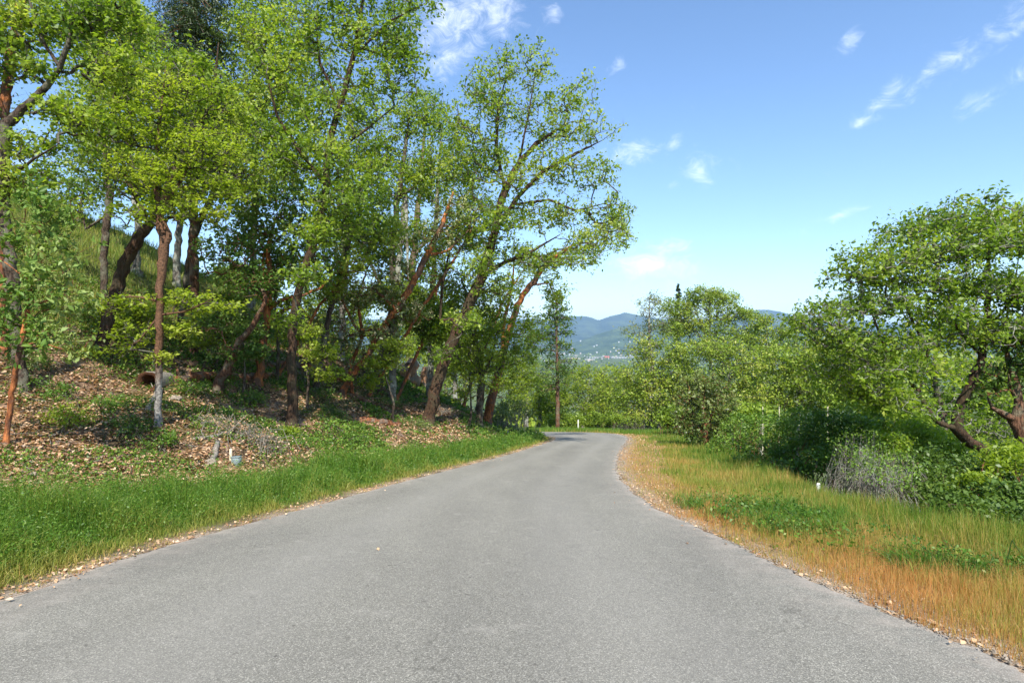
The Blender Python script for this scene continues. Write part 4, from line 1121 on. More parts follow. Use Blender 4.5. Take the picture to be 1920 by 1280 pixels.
# left verge
x, y, s, u = scatter_fan(520000, 3.2, 46, -1.15, .12, 1.6)
vw = verge_w(y) + (fbm(x * .8, y * .8, 3) - .5) * 1.4
cl_ = fbm(x * 2.2, y * 2.2, 3)
k = (s < 0) & (u > .03) & (u < vw) & (cl_ + rng.random(len(x)) * .5 > .48 - np.clip(u, 0, .6) * .4)
k &= rng.random(len(x)) < np.where(u < .5, .18 + u * 1.2, 1)
x, y, u, cl_ = x[k], y[k], u[k], cl_[k]
near = np.clip((u - .25) / 1.0, 0, 1)
h = (.05 + .46 * near * np.clip(2.6 * (cl_ - .2), .3, 1.6)) * rng.uniform(.4, 1.2, len(x))
w = .006 * np.maximum(1, y / 8) * rng.uniform(.7, 1.3, len(x))
tn = np.interp(near, [0, .4, 1], [.58, .38, .15]) + rng.normal(0, .10, len(x)) + (cl_ - .5) * .35
blades('verge_grass', 'lush green grass along the left verge, yellower beside the asphalt', x, y, h, w, tn, lean=.45)
print('left verge blades', len(x))
# tall arching weeds of the patch in the right verge
wx, wy = [], []
for (px, py, sx, sy, n) in [(1340, 940, .35, .5, 1200), (1400, 955, .45, .5, 3000), (1450, 950, .4, .5, 3000), (1500, 965, .35, .5, 2500), (1430, 985, .4, .25, 1200), (1560, 990, .25, .2, 500), (1640, 1022, .22, .12, 500), (1700, 1045, .25, .12, 900), (1760, 1062, .22, .12, 900), (1820, 1080, .22, .12, 800), (1900, 1060, .25, .3, 1500)]:
    hx_, hd_, _ = hit(px, py + 12)
    wx.append(rng.normal(hx_, sx, n)); wy.append(rng.normal(hd_, sy, n))
wx, wy = np.concatenate(wx), np.concatenate(wy)
s_, u_ = regions(wx, wy); k_ = (s_ > 0) & (u_ > .35) & (fbm(wx * 3.5, wy * 3.5, 3) + rng.random(len(wx)) * .25 > .62)
wx, wy = wx[k_], wy[k_]
blades('weeds', 'arching dark green weed stalks in the middle of the right verge', wx, wy, rng.uniform(.1, .34, len(wx)), np.full(len(wx), .009), .12 + rng.normal(0, .12, len(wx)), lean=.9)
# leafy weeds within the left verge
m_ = (u > .6) & (rng.random(len(x)) < .42)
C = np.stack([x[m_], y[m_], ground(x[m_], y[m_]) + h[m_] * rng.uniform(.35, 1.15, m_.sum())], -1)
cw = np.repeat(cl_[m_], 3)
C = np.repeat(C, 3, 0) + rng.normal(0, .035, (3 * m_.sum(), 3))
V, Fc = leaf_quads(C, .03 * np.maximum(1, C[:, 1] / 10), .5, .45)
tag(mesh('verge_weeds', V, Fc, M['grass'], tint=np.clip(.17 + (cw - .5) * .5 + rng.normal(0, .09, len(Fc)), 0, 1)), 'small leafy weeds among the left verge grass', 'weeds', kind='stuff')

# right verge
x, y, s, u = scatter_fan(430000, 2.6, 58, .02, 1.1, 1.6)
lim = np.interp(y, [0, 10, 20, 30, 48, 60], [4.1, 4.2, 4.8, 4.6, 8.5, 12]) + (fbm(x, y, 2) - .5)
n1_ = fbm(x * .7, y * .7, 4); n2_ = fbm(x * 3 + 50, y * 3, 3)
k = (s > 0) & (u > .03) & (u < lim) & (n2_ + rng.random(len(x)) * .6 > .55 - np.clip(u * .6, 0, .45) + np.clip((y - 12) / 30, 0, .2) * np.clip(1.6 - u, 0, 1))
k &= ~((y > 9) & (u < np.interp(y, [9, 14, 40], [.3, 1.3, 1.6]) * (.6 + n1_)) & (rng.random(len(x)) < .72))
x, y, u, n1_, n2_ = x[k], y[k], u[k], n1_[k], n2_[k]
h = (.05 + .13 * np.clip(u / 1.5, 0, 1) + .12 * np.clip((u - 2.6) / 1.5, 0, 1)) * (.5 + 1.0 * n2_) * rng.uniform(.5, 1.35, len(x)) * np.interp(y, [3, 8, 30], [1.15, 1, 1])
w = .0038 * np.maximum(1, y / 5.0) * rng.uniform(.7, 1.3, len(x))
orange = np.interp(u, [0, .8, 1.5, 3.0, 3.9, 5], [.82, .80, .64, .60, .50, .38]) + (n1_ - .5) * 1.1 - np.clip((y - 14) / 22, 0, .35) * np.clip(u, 0, 1)
tn = np.clip(orange, .25, 1) + rng.normal(0, .19, len(x))
q_ = y < 10
blades('verge_grass', 'nearer dry orange and yellow-green grass on the right verge', x[q_], y[q_], h[q_] * 1.1, w[q_] * .85, tn[q_], lean=.17)
blades('verge_grass', 'farther dry yellow-green grass on the right verge towards the bend', x[~q_], y[~q_], h[~q_], w[~q_] * 1.1, tn[~q_], lean=.2, parts=1)
print('right verge blades', len(x))

# grass on the outside of the bend and on the upper slope
x, y, s, u = scatter_fan(60000, 44, 66, -.2, .32, .6)
k = (s > 0) & (u > .2) & (u < 13)
x, y, u = x[k], y[k], u[k]
blades('bend_grass', 'fresh green grass on the outside of the bend around the white post', x, y, rng.uniform(.18, .5, len(x)), np.full(len(x), .035), .22 + rng.normal(0, .09, len(x)) + np.clip(.6 - u, 0, .5), parts=1)
x, y, s, u = scatter_fan(120000, 9, 50, -1.0, -.1, .9)
vw = verge_w(y)
n1_ = fbm(x * .5, y * .5, 4)
k = (s < 0) & (u > vw + .3) & ((u > vw + 8.5) | (rng.random(len(x)) < np.clip((n1_ - .47) * 2.4, 0, .5)))
x, y, u, n1_ = x[k], y[k], u[k], n1_[k]
vw = verge_w(y)
up_ = u > vw + 8.5
blades('slope_grass', 'pale green grass on the upper slope and tufts among the leaf litter', x, y, np.where(up_, rng.uniform(.2, .5, len(x)), rng.uniform(.06, .18, len(x))), np.where(up_, .02, .011) * np.maximum(1, y / 18),
       np.where(up_, .42, .2) + rng.normal(0, .1, len(x)), parts=1)
print('slope blades', len(x))

# ground cover leaves on the bank (green) and dead leaves
x, y, s, u = scatter_fan(190000, 6, 42, -1.1, .05, 1.3)
vw = verge_w(y)
n1_ = fbm(x * .55 + 20, y * .55, 4)
k = (s < 0) & (u > vw - .2) & (u < vw + 12)
prob = np.clip((n1_ - .40) * 5, .06, 1) * np.interp(y, [9, 12, 16], [.35, .7, 1.5])
gk = k & (rng.random(len(x)) < prob * .55)
C = np.stack([x[gk], y[gk], ground(x[gk], y[gk]) + rng.uniform(.02, .16, gk.sum()) * (n1_[gk] * 2)], -1)
C = np.repeat(C, 3, 0) + rng.normal(0, .045, (3 * gk.sum(), 3)) * np.array([1, 1, .5])
V, Fc = leaf_quads(C, .055 * np.maximum(1, C[:, 1] / 14), .8, .6)
tag(mesh('ground_cover', V, Fc, M['bramble'], tint=rng.random(len(Fc))), 'low green leafy ground cover on the bank', 'ground cover', kind='stuff')
lk = k & (rng.random(len(x)) < .9)
C = np.stack([x[lk], y[lk], ground(x[lk], y[lk]) + rng.uniform(.0, .035, lk.sum())], -1)
C = np.vstack([C, (C + rng.normal(0, .15, C.shape) * np.array([1, 1, .06]))[::2]])
V, Fc = leaf_quads(C, .075 * np.maximum(1, C[:, 1] / 18), 2.0, .7)
print('cover', gk.sum(), 'litter', lk.sum())
tag(mesh('leaf_litter', V, Fc, M['litter'], tint=.02 + .82 * rng.random(len(Fc)) ** 1.15), 'dry brown oak leaves covering the bank', 'leaf litter', kind='stuff')
n = 900
x_, y_, s_, u_ = scatter_fan(n * 4, 7, 38, -1.0, 0, 1.2)
k_ = (s_ < 0) & (u_ > verge_w(y_) - .3) & (u_ < 15); x_, y_ = x_[k_][:n], y_[k_][:n]
a_ = rng.uniform(0, 3.14, len(x_)); l_ = rng.uniform(.15, .6, len(x_))
A_ = np.stack([x_, y_, ground(x_, y_) + .03], -1)
x2, y2 = x_ + np.cos(a_) * l_, y_ + np.sin(a_) * l_
B_ = np.stack([x2, y2, ground(x2, y2) + rng.uniform(.02, .12, len(x_))], -1)
V, Fc = tube_segments(A_, B_, np.full(len(x_), .009), np.full(len(x_), .004), 3)
tag(mesh('twig_litter', V, Fc, M['dead']), 'fallen dry twigs strewn over the bank', 'twigs', kind='stuff')
# dead leaves along both road edges and a few on the asphalt
x, y, s, u = scatter_fan(130000, 2.6, 46, -1.1, 1.1, 1.6)
n1_ = fbm(x * 1.4, y * 1.4, 3)
dens_ = np.where(s < 0, np.exp(-((u - .14) / .2) ** 2) * 1.6, np.where(s > 0, np.exp(-((u - .1) / .2) ** 2) * .28 + .05 * (n1_ > .55) * (u < 3) + .55 * (u < 1.7) * (y > 9), np.exp(-np.abs(u) / .09) * .25 + .0002 + .02 * (n1_ > .66) * (u > -.8)))
k = rng.random(len(x)) < dens_ * np.clip(n1_ * 1.5, .2, 1)
x, y, s = x[k], y[k], s[k]
zb = np.where(s == 0, base_z(y) + .016, ground(x, y)) + rng.uniform(.003, .025, len(x))
V, Fc = leaf_quads(np.stack([x, y, zb], -1), .042 * np.maximum(1, y / 18), 1.8, .6)
tag(mesh('leaf_litter', V, Fc, M['litter'], tint=np.clip(rng.random(len(Fc)) * .7 + .15, 0, 1)), 'dry pale leaves drifted along both edges of the asphalt', 'leaf litter', kind='stuff')
# gravel along the right edge
x, y, s, u = scatter_fan(60000, 2.6, 40, .05, 1.1, 1.6)
k = (s >= 0) & (u < .7) & (u > -.05) & (rng.random(len(x)) < np.exp(-np.clip(u, 0, 9) / .25) * .9)
x, y, s = x[k], y[k], s[k]
n = len(x)
sz = rng.uniform(.006, .018, n) * np.maximum(1, y / 9)
O6 = np.array([(1, 0, 0), (-1, 0, 0), (0, 1, 0), (0, -1, 0), (0, 0, .7), (0, 0, -.7)], float)
C = np.stack([x, y, np.where(s == 0, base_z(y) + .014, ground(x, y)) + sz * .3], -1)
V = (C[:, None] + O6[None] * sz[:, None, None] * rng.uniform(.6, 1.3, (n, 6, 1))).reshape(-1, 3)
T8 = np.array([(0, 2, 4), (2, 1, 4), (1, 3, 4), (3, 0, 4), (2, 0, 5), (1, 2, 5), (3, 1, 5), (0, 3, 5)])
Fc = ((np.arange(n) * 6)[:, None, None] + T8[None]).reshape(-1, 3)
plain('pebble', (.24, .20, .155), .9, .4, 60)
tag(mesh('gravel', V, Fc, M['pebble']), 'pale gravel crumbled along the right edge of the asphalt', 'gravel', kind='stuff')
print('ground stuff', time.time() - T0)

# ------------------------------------------------------------------ logs, stump, posts
def logobj(name, label, cat, pts, mat, k=10, kind=None, knots=0, on_ground=True):
    """pts: (px,py,radius px); lies on the ground; a broken limb or two rises from it"""
    W = []; Rr = []
    for (px, py, rp) in pts:
        x, d, z = hit(px, py)
        r_ = rp / F * d * .92
        W.append((x, d, z + r_ * .5)); Rr.append(r_)
    root = empty(name, W[0], label, cat)
    V, Fl, Q, rr = limb_tube(W, Rr, k, .12, seed=int(pts[0][0]))
    mesh('log_body' if cat == 'log' else 'stem', V, Fl, M[mat], root, smooth=True)
    r = np.random.default_rng(int(pts[0][0]))
    for i in range(knots):
        q = Q[r.integers(1, len(Q) - 1)]
        e = q + np.array([r.normal(0, .25), r.normal(0, .15), r.uniform(.15, .5)])
        V, Fl, _, _ = limb_tube([q, (q + e) / 2 + r.normal(0, .05, 3), e], [rr.mean() * .35, rr.mean() * .25, rr.mean() * .08], 6, seed=i)
        mesh('branch_stub', V, Fl, M[mat], root, smooth=True)
    return root
logobj('fallen_log', 'reddish rotten log lying across the bank right of the hollow log', 'log', [(325, 716, 9), (370, 712, 11), (420, 712, 10), (470, 710, 8), (520, 706, 6)], 'redlog', knots=3)
logobj('fallen_log', 'brown rotten log behind the bright orange madrone', 'log', [(500, 690, 7), (540, 688, 9), (590, 697, 9), (640, 712, 8)], 'redlog', knots=2)
logobj('fallen_log', 'upper of the two dark logs slanting down the bank under the crest', 'log', [(655, 742, 5), (690, 757, 6), (735, 778, 5)], 'bark_brown', knots=1)
logobj('fallen_log', 'lower of the two dark logs slanting down the bank, with red rotten wood', 'log', [(668, 786, 5), (700, 793, 6), (750, 800, 6)], 'redlog', knots=1)
logobj('fallen_log', 'long pale log lying down the crest right of the sawn stump', 'log', [(790, 725, 5), (815, 745, 6), (850, 752, 6), (900, 772, 5)], 'dead', knots=2)
logobj('fallen_branch', 'pale grey branch lying level across the foot of the bank', 'branch', [(362, 826, 3), (395, 823, 5), (425, 816, 5), (455, 812, 3)], 'dead', knots=4)
logobj('fallen_branch', 'thick whitish branch stub pointing down to the tall grass', 'branch', [(408, 832, 5), (404, 850, 6), (398, 866, 5)], 'dead', knots=1)
logobj('fallen_branch', 'dark crooked branch on the litter above the grey brush pile', 'branch', [(372, 770, 2), (395, 776, 3), (425, 785, 2)], 'bark_oak', knots=2)
logobj('fallen_branch', 'whitish weathered limb leaning down from the hollow log', 'branch', [(300, 735, 6), (288, 755, 7), (276, 772, 5)], 'dead', knots=1)
logobj('fallen_branch', 'thin pale stick on the litter right of the slender oak', 'branch', [(310, 772, 2), (330, 768, 2), (345, 760, 1.5)], 'dead')
logobj('fallen_branch', 'thin pale stick lying above the tall grass near the bank foot', 'branch', [(585, 850, 2), (570, 838, 2), (556, 826, 1.5)], 'dead')
thicket('brush_pile', 'heap of grey dead twigs at the foot of the bank', 'brush', [(470, 815, 45, 20), (500, 835, 40, 18), (440, 800, 40, 16), (410, 810, 30, 16)], hit(470, 830)[1], 'litter', 260, per=2, sr=.15, leaf=.05, seed=141, stems=260, stem_mat='dead', ry=.5, twig=.004)
for i, (px, py, s_, lab) in enumerate([(830, 775, 30, 'grey dead twigs under the big leaning oak'), (560, 700, 30, 'dead red twigs behind the tallest dark oak'), (470, 670, 26, 'dry brown brush left of the bright orange trunk')]):
    thicket('brush_pile', lab, 'brush', [(px, py, s_, s_ * .4)], hit(px, py)[1], 'litter', 120, per=2, sr=.15, leaf=.06, seed=150 + i, stems=120, stem_mat='dead', ry=.6, twig=.005)

# hollow log by the slender oak: an open-ended tube with thickness
plain('sawn_wood', (.55, .36, .2), .8, .25, 30)
plain('rotten_core', (.07, .028, .012), .9, .4, 14)
def hollow(x, d, z, r0, L, yaw, label):
    root = empty('hollow_log', (x, d, z), label, 'log')
    n = 18
    ang = np.arange(n) * 2 * math.pi / n
    rr = np.random.default_rng(4)
    rad = r0 * (1 + rr.normal(0, .05, n))
    D = np.array([math.cos(yaw), math.sin(yaw), -.05]); U = np.array([0, 0, 1.]); S = np.cross(D, U)
    C0 = np.array([x, d, z + r0 * .85])
    rings = []
    for (t, f) in [(0, 1), (.06, 1.03), (L * .5, 1.0), (L, .95)]:
        rings.append(C0 + D * t + (S[None] * np.cos(ang)[:, None] + U[None] * np.sin(ang)[:, None]) * (rad * f)[:, None])
    V = np.vstack(rings); k = len(rings)
    ii = np.arange(k * n).reshape(k, n); jj = np.roll(ii, -1, 1)
    mesh('log_shell', V, np.stack([ii[:-1], jj[:-1], jj[1:], ii[1:]], -1).reshape(-1, 4), M['dead'], root, smooth=True)
    inner = [C0 + D * t + (S[None] * np.cos(ang)[:, None] + U[None] * np.sin(ang)[:, None]) * (rad * f)[:, None] for (t, f) in [(0, 1), (-.004, .72), (.25, .6), (.4, .05)]]
    V = np.vstack(inner); ii = np.arange(4 * n).reshape(4, n); jj = np.roll(ii, -1, 1)
    mesh('rotten_core', V, np.stack([ii[:-1], ii[1:], jj[1:], jj[:-1]], -1).reshape(-1, 4), M['rotten_core'], root)
x, d, z = hit(276, 732)
hollow(x, d, z - .03, .30, 1.2, R(98), 'weathered grey hollow log with a dark rotten open end behind the slender oak')
# sawn stump pieces on the crest
def stump(px, py, w, h, label, lean=0.):
    x, d, z = hit(px, py)
    root = empty('tree_stump', (x, d, z), label, 'stump')
    r_ = w / F * d; H = h / F * d
    V, Fl, Q, rr = limb_tube([(x, d, z - .2), (x + lean * .4, d, z + H * .5), (x + lean, d, z + H)], [r_ * 1.15, r_, r_ * .9], 14, .05, seed=int(px))
    mesh('stump_body', V, Fl, M['stump_bark'], root, smooth=True)
    n = 14; ang = np.arange(n) * 2 * math.pi / n
    c = np.array([x + lean, d, z + H + .012])
    V = np.vstack([c[None], c + np.stack([np.cos(ang) * r_ * .8, np.sin(ang) * r_ * .8, np.zeros(n)], -1)])
    Fc = np.stack([np.zeros(n, int), 1 + np.arange(n), 1 + (np.arange(n) + 1) % n], -1)
    mesh('sawn_face', V, Fc, M['sawn_wood'], root)
stump(768, 716, 15, 36, 'thick sawn madrone stump with orange bark on the bank crest')
stump(793, 726, 8, 38, 'thinner salmon-coloured broken stump right of the thick sawn stump', .15)

# white marker posts and pipe
plain('white_paint', (.62, .62, .58), .5, .06, 12)
plain('cream_wood', (.55, .5, .36), .7, .15, 25)
plain('pale_block', (.17, .21, .215), .8, .12, 30)
plain('rusty_band', (.2, .12, .08), .8, .2, 30)
def cyl(name, x, y, z0, z1, r0, r1, mat, parent, n=14, dome=True):
    ang = np.arange(n) * 2 * math.pi / n
    prof = [(z0, r0), ((z0 + z1) / 2, (r0 + r1) / 2), (z1 - r1 * .35, r1)] + ([(z1 - r1 * .1, r1 * .85), (z1, r1 * .4)] if dome else [(z1, r1)])
    V = np.vstack([np.stack([x + np.cos(ang) * r, y + np.sin(ang) * r, np.full(n, z)], -1) for z, r in prof] + [np.array([[x, y, z1]])])
    k = len(prof); ii = np.arange(k * n).reshape(k, n); jj = np.roll(ii, -1, 1)
    cap = np.stack([np.full(n, k * n), ii[-1], jj[-1]], -1)
    return mesh(name, V, [np.stack([ii[:-1], jj[:-1], jj[1:], ii[1:]], -1).reshape(-1, 4), cap], mat, parent, smooth=True)
def post(name, label, px, d, H, r, mat, cat, band=False):
    x = (px - 960) / F * d; z = gz(x, d)
    root = empty(name, (x, d, z), label, cat)
    cyl('shaft', x, d, z - .2, z + H, r, r, M[mat], root)
    if band: cyl('collar', x, d, z - .02, z + .10, r * 1.35, r * 1.25, M['rusty_band'], root, dome=False)
    return root
post('marker_post', 'white round-topped marker post on the grass beyond the bend', 1084, 57, 1.15, .06, 'white_paint', 'post', True)
post('marker_stake', 'short cream stake at the end of the bank near the bend', 952, 33, .45, .035, 'cream_wood', 'stake')
post('pipe_stub', 'larger white pipe stub standing in the grass of the right verge', 1534, 12.8, .28, .042, 'white_paint', 'pipe')
post('pipe_stub', 'smaller white pipe stub just right of the larger one in the grass', 1546, 13.0, .2, .024, 'white_paint', 'pipe')
for (px, d, lab) in [(1430, 31, 'left-hand thin pale stake above the bramble mound'), (1461, 30, 'middle thin pale stake above the bramble mound'), (1552, 26, 'right-hand thin pale stake above the bramble mound')]:
    x = (px - 960) / F * d; z = gz(x, d)
    root = empty('fence_stake', (x, d, z), lab, 'stake', 'thin pale stakes above the brambles')
    top = EYE + (640 - 762) / F * d
    cyl('shaft', x, d, z - .2, max(top, z + 1), .03, .028, M['cream_wood'], root, 8, False)
# pale L-shaped block with a stub pipe at the foot of the bank
x, d, z = hit(438, 868)
root = empty('utility_block', (x, d, z), 'pale blue-grey utility block with a whitish upright stub at the foot of the bank', 'utility box')
def boxm(name, x0, x1, y0, y1, z0, z1, mat, parent, bev=.01):
    b = bev
    V = np.array([(x, y, z) for z in (z0, z1) for (x, y) in ((x0 + b, y0), (x1 - b, y0), (x1, y0 + b), (x1, y1 - b), (x1 - b, y1), (x0 + b, y1), (x0, y1 - b), (x0, y0 + b))])
    ii = np.arange(16).reshape(2, 8); jj = np.roll(ii, -1, 1)
    return mesh(name, V, [np.stack([ii[0], jj[0], jj[1], ii[1]], -1), ii[1][None], ii[0][::-1][None]], mat, parent)
boxm('block', x - .02, x + .15, d - .08, d + .08, z - .1, z + .13, M['pale_block'], root)
boxm('lid', x - .028, x + .158, d - .088, d + .088, z + .132, z + .148, M['pale_block'], root)
cyl('stub', x - .065, d, z - .1, z + .32, .03, .03, M['cream_wood'], root)
# whitish rocks
def rock(px, py, s_, label, seed):
    x, d, z = hit(px, py)
    r = np.random.default_rng(seed)
    import bmesh
    bm = bmesh.new(); bmesh.ops.create_icosphere(bm, subdivisions=3, radius=1)
    rr = s_ / F * d
    for v in bm.verts:
        n = v.co.normalized()
        f = 1 + .28 * (vnoise(np.array([n.x * 2.3 + seed]), np.array([n.y * 2.3 + n.z * 1.7]))[0] - .5) * 2
        v.co = Vector((n.x * f * rr * 1.2, n.y * f * rr, n.z * f * rr * .7))
    me = bpy.data.meshes.new('rock'); bm.to_mesh(me); bm.free()
    me.materials.append(M['pebble'])
    o = bpy.data.objects.new('rock', me); COL.objects.link(o); o.location = (x, d, z + rr * .3)
    tag(o, label, 'rock')
rock(395, 872, 9, 'whitish rock half buried in the tall grass at the bank foot', 1)
rock(228, 810, 7, 'pale grey rock on the bank below the slender oak', 2)
rock(62, 893, 6, 'small pale rock at the bank foot near the left edge', 3)
rock(330, 750, 9, 'pale stone on the litter right of the hollow log', 5)

# ------------------------------------------------------------------ the far valley
def ridge(name, label, prof, d0, d1, seed, mat, amp=60, depth_back=1500):
    """prof: (photo px, photo py) crest at distance d1; foot at d0 on the valley floor"""
    na_, nr = 420, 60
    a = np.linspace(math.atan(-1.5), math.atan(1.5), na_)
    px = 960 + np.tan(a) * F
    cy_ = np.interp(px, [p[0] for p in prof], [p[1] for p in prof])
    crest = EYE + (640 - cy_) / F * d1
    t = np.concatenate([np.linspace(0, 1, nr - 12), 1 + np.linspace(.08, 1, 12)])
    A_, Tt = np.meshgrid(a, t)
    dist = d0 + (d1 - d0) * Tt
    X = np.tan(A_) * dist; Y = dist
    up = np.where(Tt <= 1, Tt ** 1.25, 1 - (Tt - 1) * .9)
    base = -103.0
    H = (crest - base)[None, :] * up
    nz = fbm(X / 700 + seed, Y / 700, 5, .55) - .5
    sp = np.abs(fbm(X / 420 + seed, Y / 1300 + 7, 4) - .5) * 2
    env = np.sin(np.clip(Tt, 0, 1) * math.pi) ** .8
    Z = base + H + (nz * amp * 1.6 - sp * amp) * env * 1.3 + (fbm(X / 90, Y / 90, 3) - .5) * 14 * np.clip(Tt * 4, 0, 1) * (Tt <= 1)
    V = np.stack([X, Y, Z], -1).reshape(-1, 3)
    m_ = len(t)
    ii = np.arange(m_ * na_).reshape(m_, na_)
    q = np.stack([ii[:-1, :-1], ii[:-1, 1:], ii[1:, 1:], ii[1:, :-1]], -1).reshape(-1, 4)
    tag(mesh(name, V, q, mat, smooth=True), label, kind='structure')
    return a, X, Y, Z
m, g, out = newmat('forest_hill'); M['forest_hill'] = m
tc = g.n('ShaderNodeTexCoord')
n1 = g.noise(tc.outputs['Object'], .004, 6, .65); n2 = g.noise(tc.outputs['Object'], .03, 5, .7)
c = g.mix(g.mrange(n1, .42, .62), (.025, .045, .02), (.07, .10, .035))
c = g.mix(g.mrange(n2, .62, .7, 0, .7), c, (.18, .18, .10))
principled(g, out, c, 1, .05, n2, 1, 25)
m, g, out = newmat('near_hill'); M['near_hill'] = m
tc = g.n('ShaderNodeTexCoord')
n1 = g.noise(tc.outputs['Object'], .006, 6, .65); n2 = g.noise(tc.outputs['Object'], .045, 5, .75)
c = g.mix(g.mrange(n1, .40, .60), (.035, .065, .02), (.10, .14, .045))
c = g.mix(g.mrange(n2, .50, .56, 0, .9), c, (.03, .05, .02))
principled(g, out, c, 1, .05, n2, 1, 12)
ridge('hills', 'blue forested mountains closing the valley', [(-500, 590), (0, 600), (300, 590), (560, 600), (800, 598), (1000, 598), (1040, 599), (1072, 593), (1100, 593), (1122, 600), (1145, 592), (1160, 589), (1170, 586), (1200, 591), (1290, 605), (1360, 594), (1395, 588), (1420, 581), (1440, 580), (1465, 585), (1500, 596), (1560, 604), (1620, 600), (1700, 612), (1800, 606), (2000, 600), (2600, 590)], 6200, 9000, 3, M['forest_hill'], amp=70)
near_hill = ridge('hills', 'lower green hill with scattered houses behind the town', [(-500, 655), (700, 650), (900, 655), (1040, 652), (1080, 640), (1130, 624), (1175, 610), (1240, 602), (1330, 612), (1420, 622), (1500, 632), (1700, 640), (2400, 640)], 4300, 5600, 11, M['near_hill'], amp=30)

# distant trees: 60 separate ones, then the wood as one mass
def blob_tree_data(n, k=150):
    v = rand_unit(k) * rng.random((k, 1)) ** .33
    return v
dt_protos = []
def far_proto(kind):
    k = 420
    if kind == 'conifer':
        t = rng.random(k) ** .7
        a = rng.uniform(0, 6.28, k)
        C = np.stack([np.cos(a) * (1 - t) * .32, np.sin(a) * (1 - t) * .32, .1 + t * .95], -1)
    else:
        cs = rng.normal(0, .22, (9, 3)) * np.array([1, 1, .6]) + np.array([0, 0, .62])
        C = cs[rng.integers(0, 9, k)] + rand_unit(k) * .17
    V, Fc = leaf_quads(C, .13 if kind != 'conifer' else .11, .6, .8)
    me = bpy.data.meshes.new('crown')
    me.from_pydata(V.tolist(), [], Fc.tolist())
    at = me.attributes.new('tint', 'FLOAT', 'FACE'); at.data.foreach_set('value', rng.random(len(Fc)).astype(np.float32))
    me.materials.append(M['needle'] if kind == 'conifer' else M['far'])
    V, Fl, _, _ = limb_tube([(0, 0, -.05), (0, 0, .3), (0, 0, .6)], [.03, .025, .01], 6)
    mt = bpy.data.meshes.new('trunk'); mt.from_pydata(V.tolist(), [], [list(f) for q in Fl for f in q]); mt.materials.append(M['bark_brown'])
    return me, mt
protos = {k: [far_proto(k) for _ in range(3)] for k in ('conifer', 'broad')}
r = np.random.default_rng(77)
cnt = 0
for i in range(75):
    d = 85 * (5.2) ** r.random()
    px = r.uniform(960, 1560) if r.random() < .75 else r.uniform(600, 960)
    x = (px - 960) / F * d
    z = gz(x, d)
    kind = 'conifer' if r.random() < .3 else 'broad'
    H = r.uniform(7, 13)
    # keep crowns under the skyline of the town
    H = min(H, max(4, EYE - .058 * d - z))
    o = empty('distant_conifer' if kind == 'conifer' else 'distant_tree', (x, d, z), 'small hazy conifer on the falling slope below the town' if kind == 'conifer' else 'small hazy rounded tree on the falling slope below the town', 'tree',
              'distant conifers on the falling slope' if kind == 'conifer' else 'distant rounded trees on the falling slope')
    o.scale = (H, H, H); o.rotation_euler.z = r.uniform(0, 6)
    c_, t_ = protos[kind][r.integers(3)]
    for nm, me in (('crown', c_), ('trunk', t_)):
        q = bpy.data.objects.new(nm, me); COL.objects.link(q); q.parent = o
        if nm == 'crown': q['kind'] = 'stuff'
# woods of the valley floor and the lower slopes (one mass)
n = 6500
d = 430 * (13) ** (r.random(n) ** .8)
px = r.uniform(850, 1950, n) + r.normal(0, 60, n)
x = (px - 960) / F * d
z = ground(x, d)
keep = fbm(x / 160, d / 160, 3) > .47
x, d, z = x[keep], d[keep], z[keep]; n = len(x)
sz = r.uniform(3.5, 8, n) * np.interp(d, [430, 3500], [1, 1.4])
con = r.random(n) < .3
C = np.stack([x, d, z + sz * .5], -1)
V = (C[:, None] + O6[None] * sz[:, None, None] * np.where(con, .55, 1)[:, None, None] * np.array([1, 1, 1.]) * r.uniform(.6, 1.2, (n, 6, 1)))
V[:, 4, 2] += np.where(con, sz * 1.6, 0)
Fc = ((np.arange(n) * 6)[:, None, None] + T8[None]).reshape(-1, 3)
tag(mesh('woodland', V.reshape(-1, 3), Fc, M['far'], tint=np.repeat(np.clip(r.random(n) - con * .5, 0, 1), 8)), 'distant woodland scattered across the valley floor', 'woodland', kind='stuff')

# town buildings
plain('town_white', (.52, .51, .49), .7, .05, .1)
plain('town_red', (.5, .13, .09), .8, .1, .1)
plain('town_roof', (.35, .36, .38), .8, .1, .1)
plain('town_tan', (.55, .42, .33), .8, .1, .1)
plain('town_glass', (.12, .15, .18), .3, .1, .1)
def building(px, py, w, h, mat, label, group, name='building', roof='town_roof', gable=True, d=None):
    """w, h in photo px, standing on the valley floor or the lower hill"""
    d = d or 102.6 / ((py - 640) / F)
    x = (px - 960) / F * d
    W_, H_ = w / F * d, h / F * d
    z = -101.0 if d < 4350 else EYE + (640 - py) / F * d
    root = empty(name, (x, d, z), label, 'building', group)
    D_ = W_ * .6
    boxm('wall', x - W_ / 2, x + W_ / 2, d, d + D_, z, z + H_, M[mat], root, .1)
    e = W_ * .03
    rh = H_ * (.35 if gable else .06)
    V = np.array([(x - W_ / 2 - e, d - e, z + H_ + .05), (x + W_ / 2 + e, d - e, z + H_ + .05), (x + W_ / 2 + e, d + D_ + e, z + H_ + .05), (x - W_ / 2 - e, d + D_ + e, z + H_ + .05), (x - W_ / 2 - e, d + D_ / 2, z + H_ + rh), (x + W_ / 2 + e, d + D_ / 2, z + H_ + rh)])
    mesh('roof', V, [np.array([(0, 1, 5, 4), (2, 3, 4, 5), (3, 2, 1, 0)]), np.array([(0, 4, 3), (1, 2, 5)])], M[roof], root)
    nw = max(1, int(W_ / 14))
    for i in range(min(nw, 6)):
        cx = x - W_ / 2 + W_ * (i + .5) / min(nw, 6)
        boxm('window', cx - W_ * .04, cx + W_ * .04, d - .25, d - .02, z + H_ * .35, z + H_ * .7, M['town_glass'], root, .02)
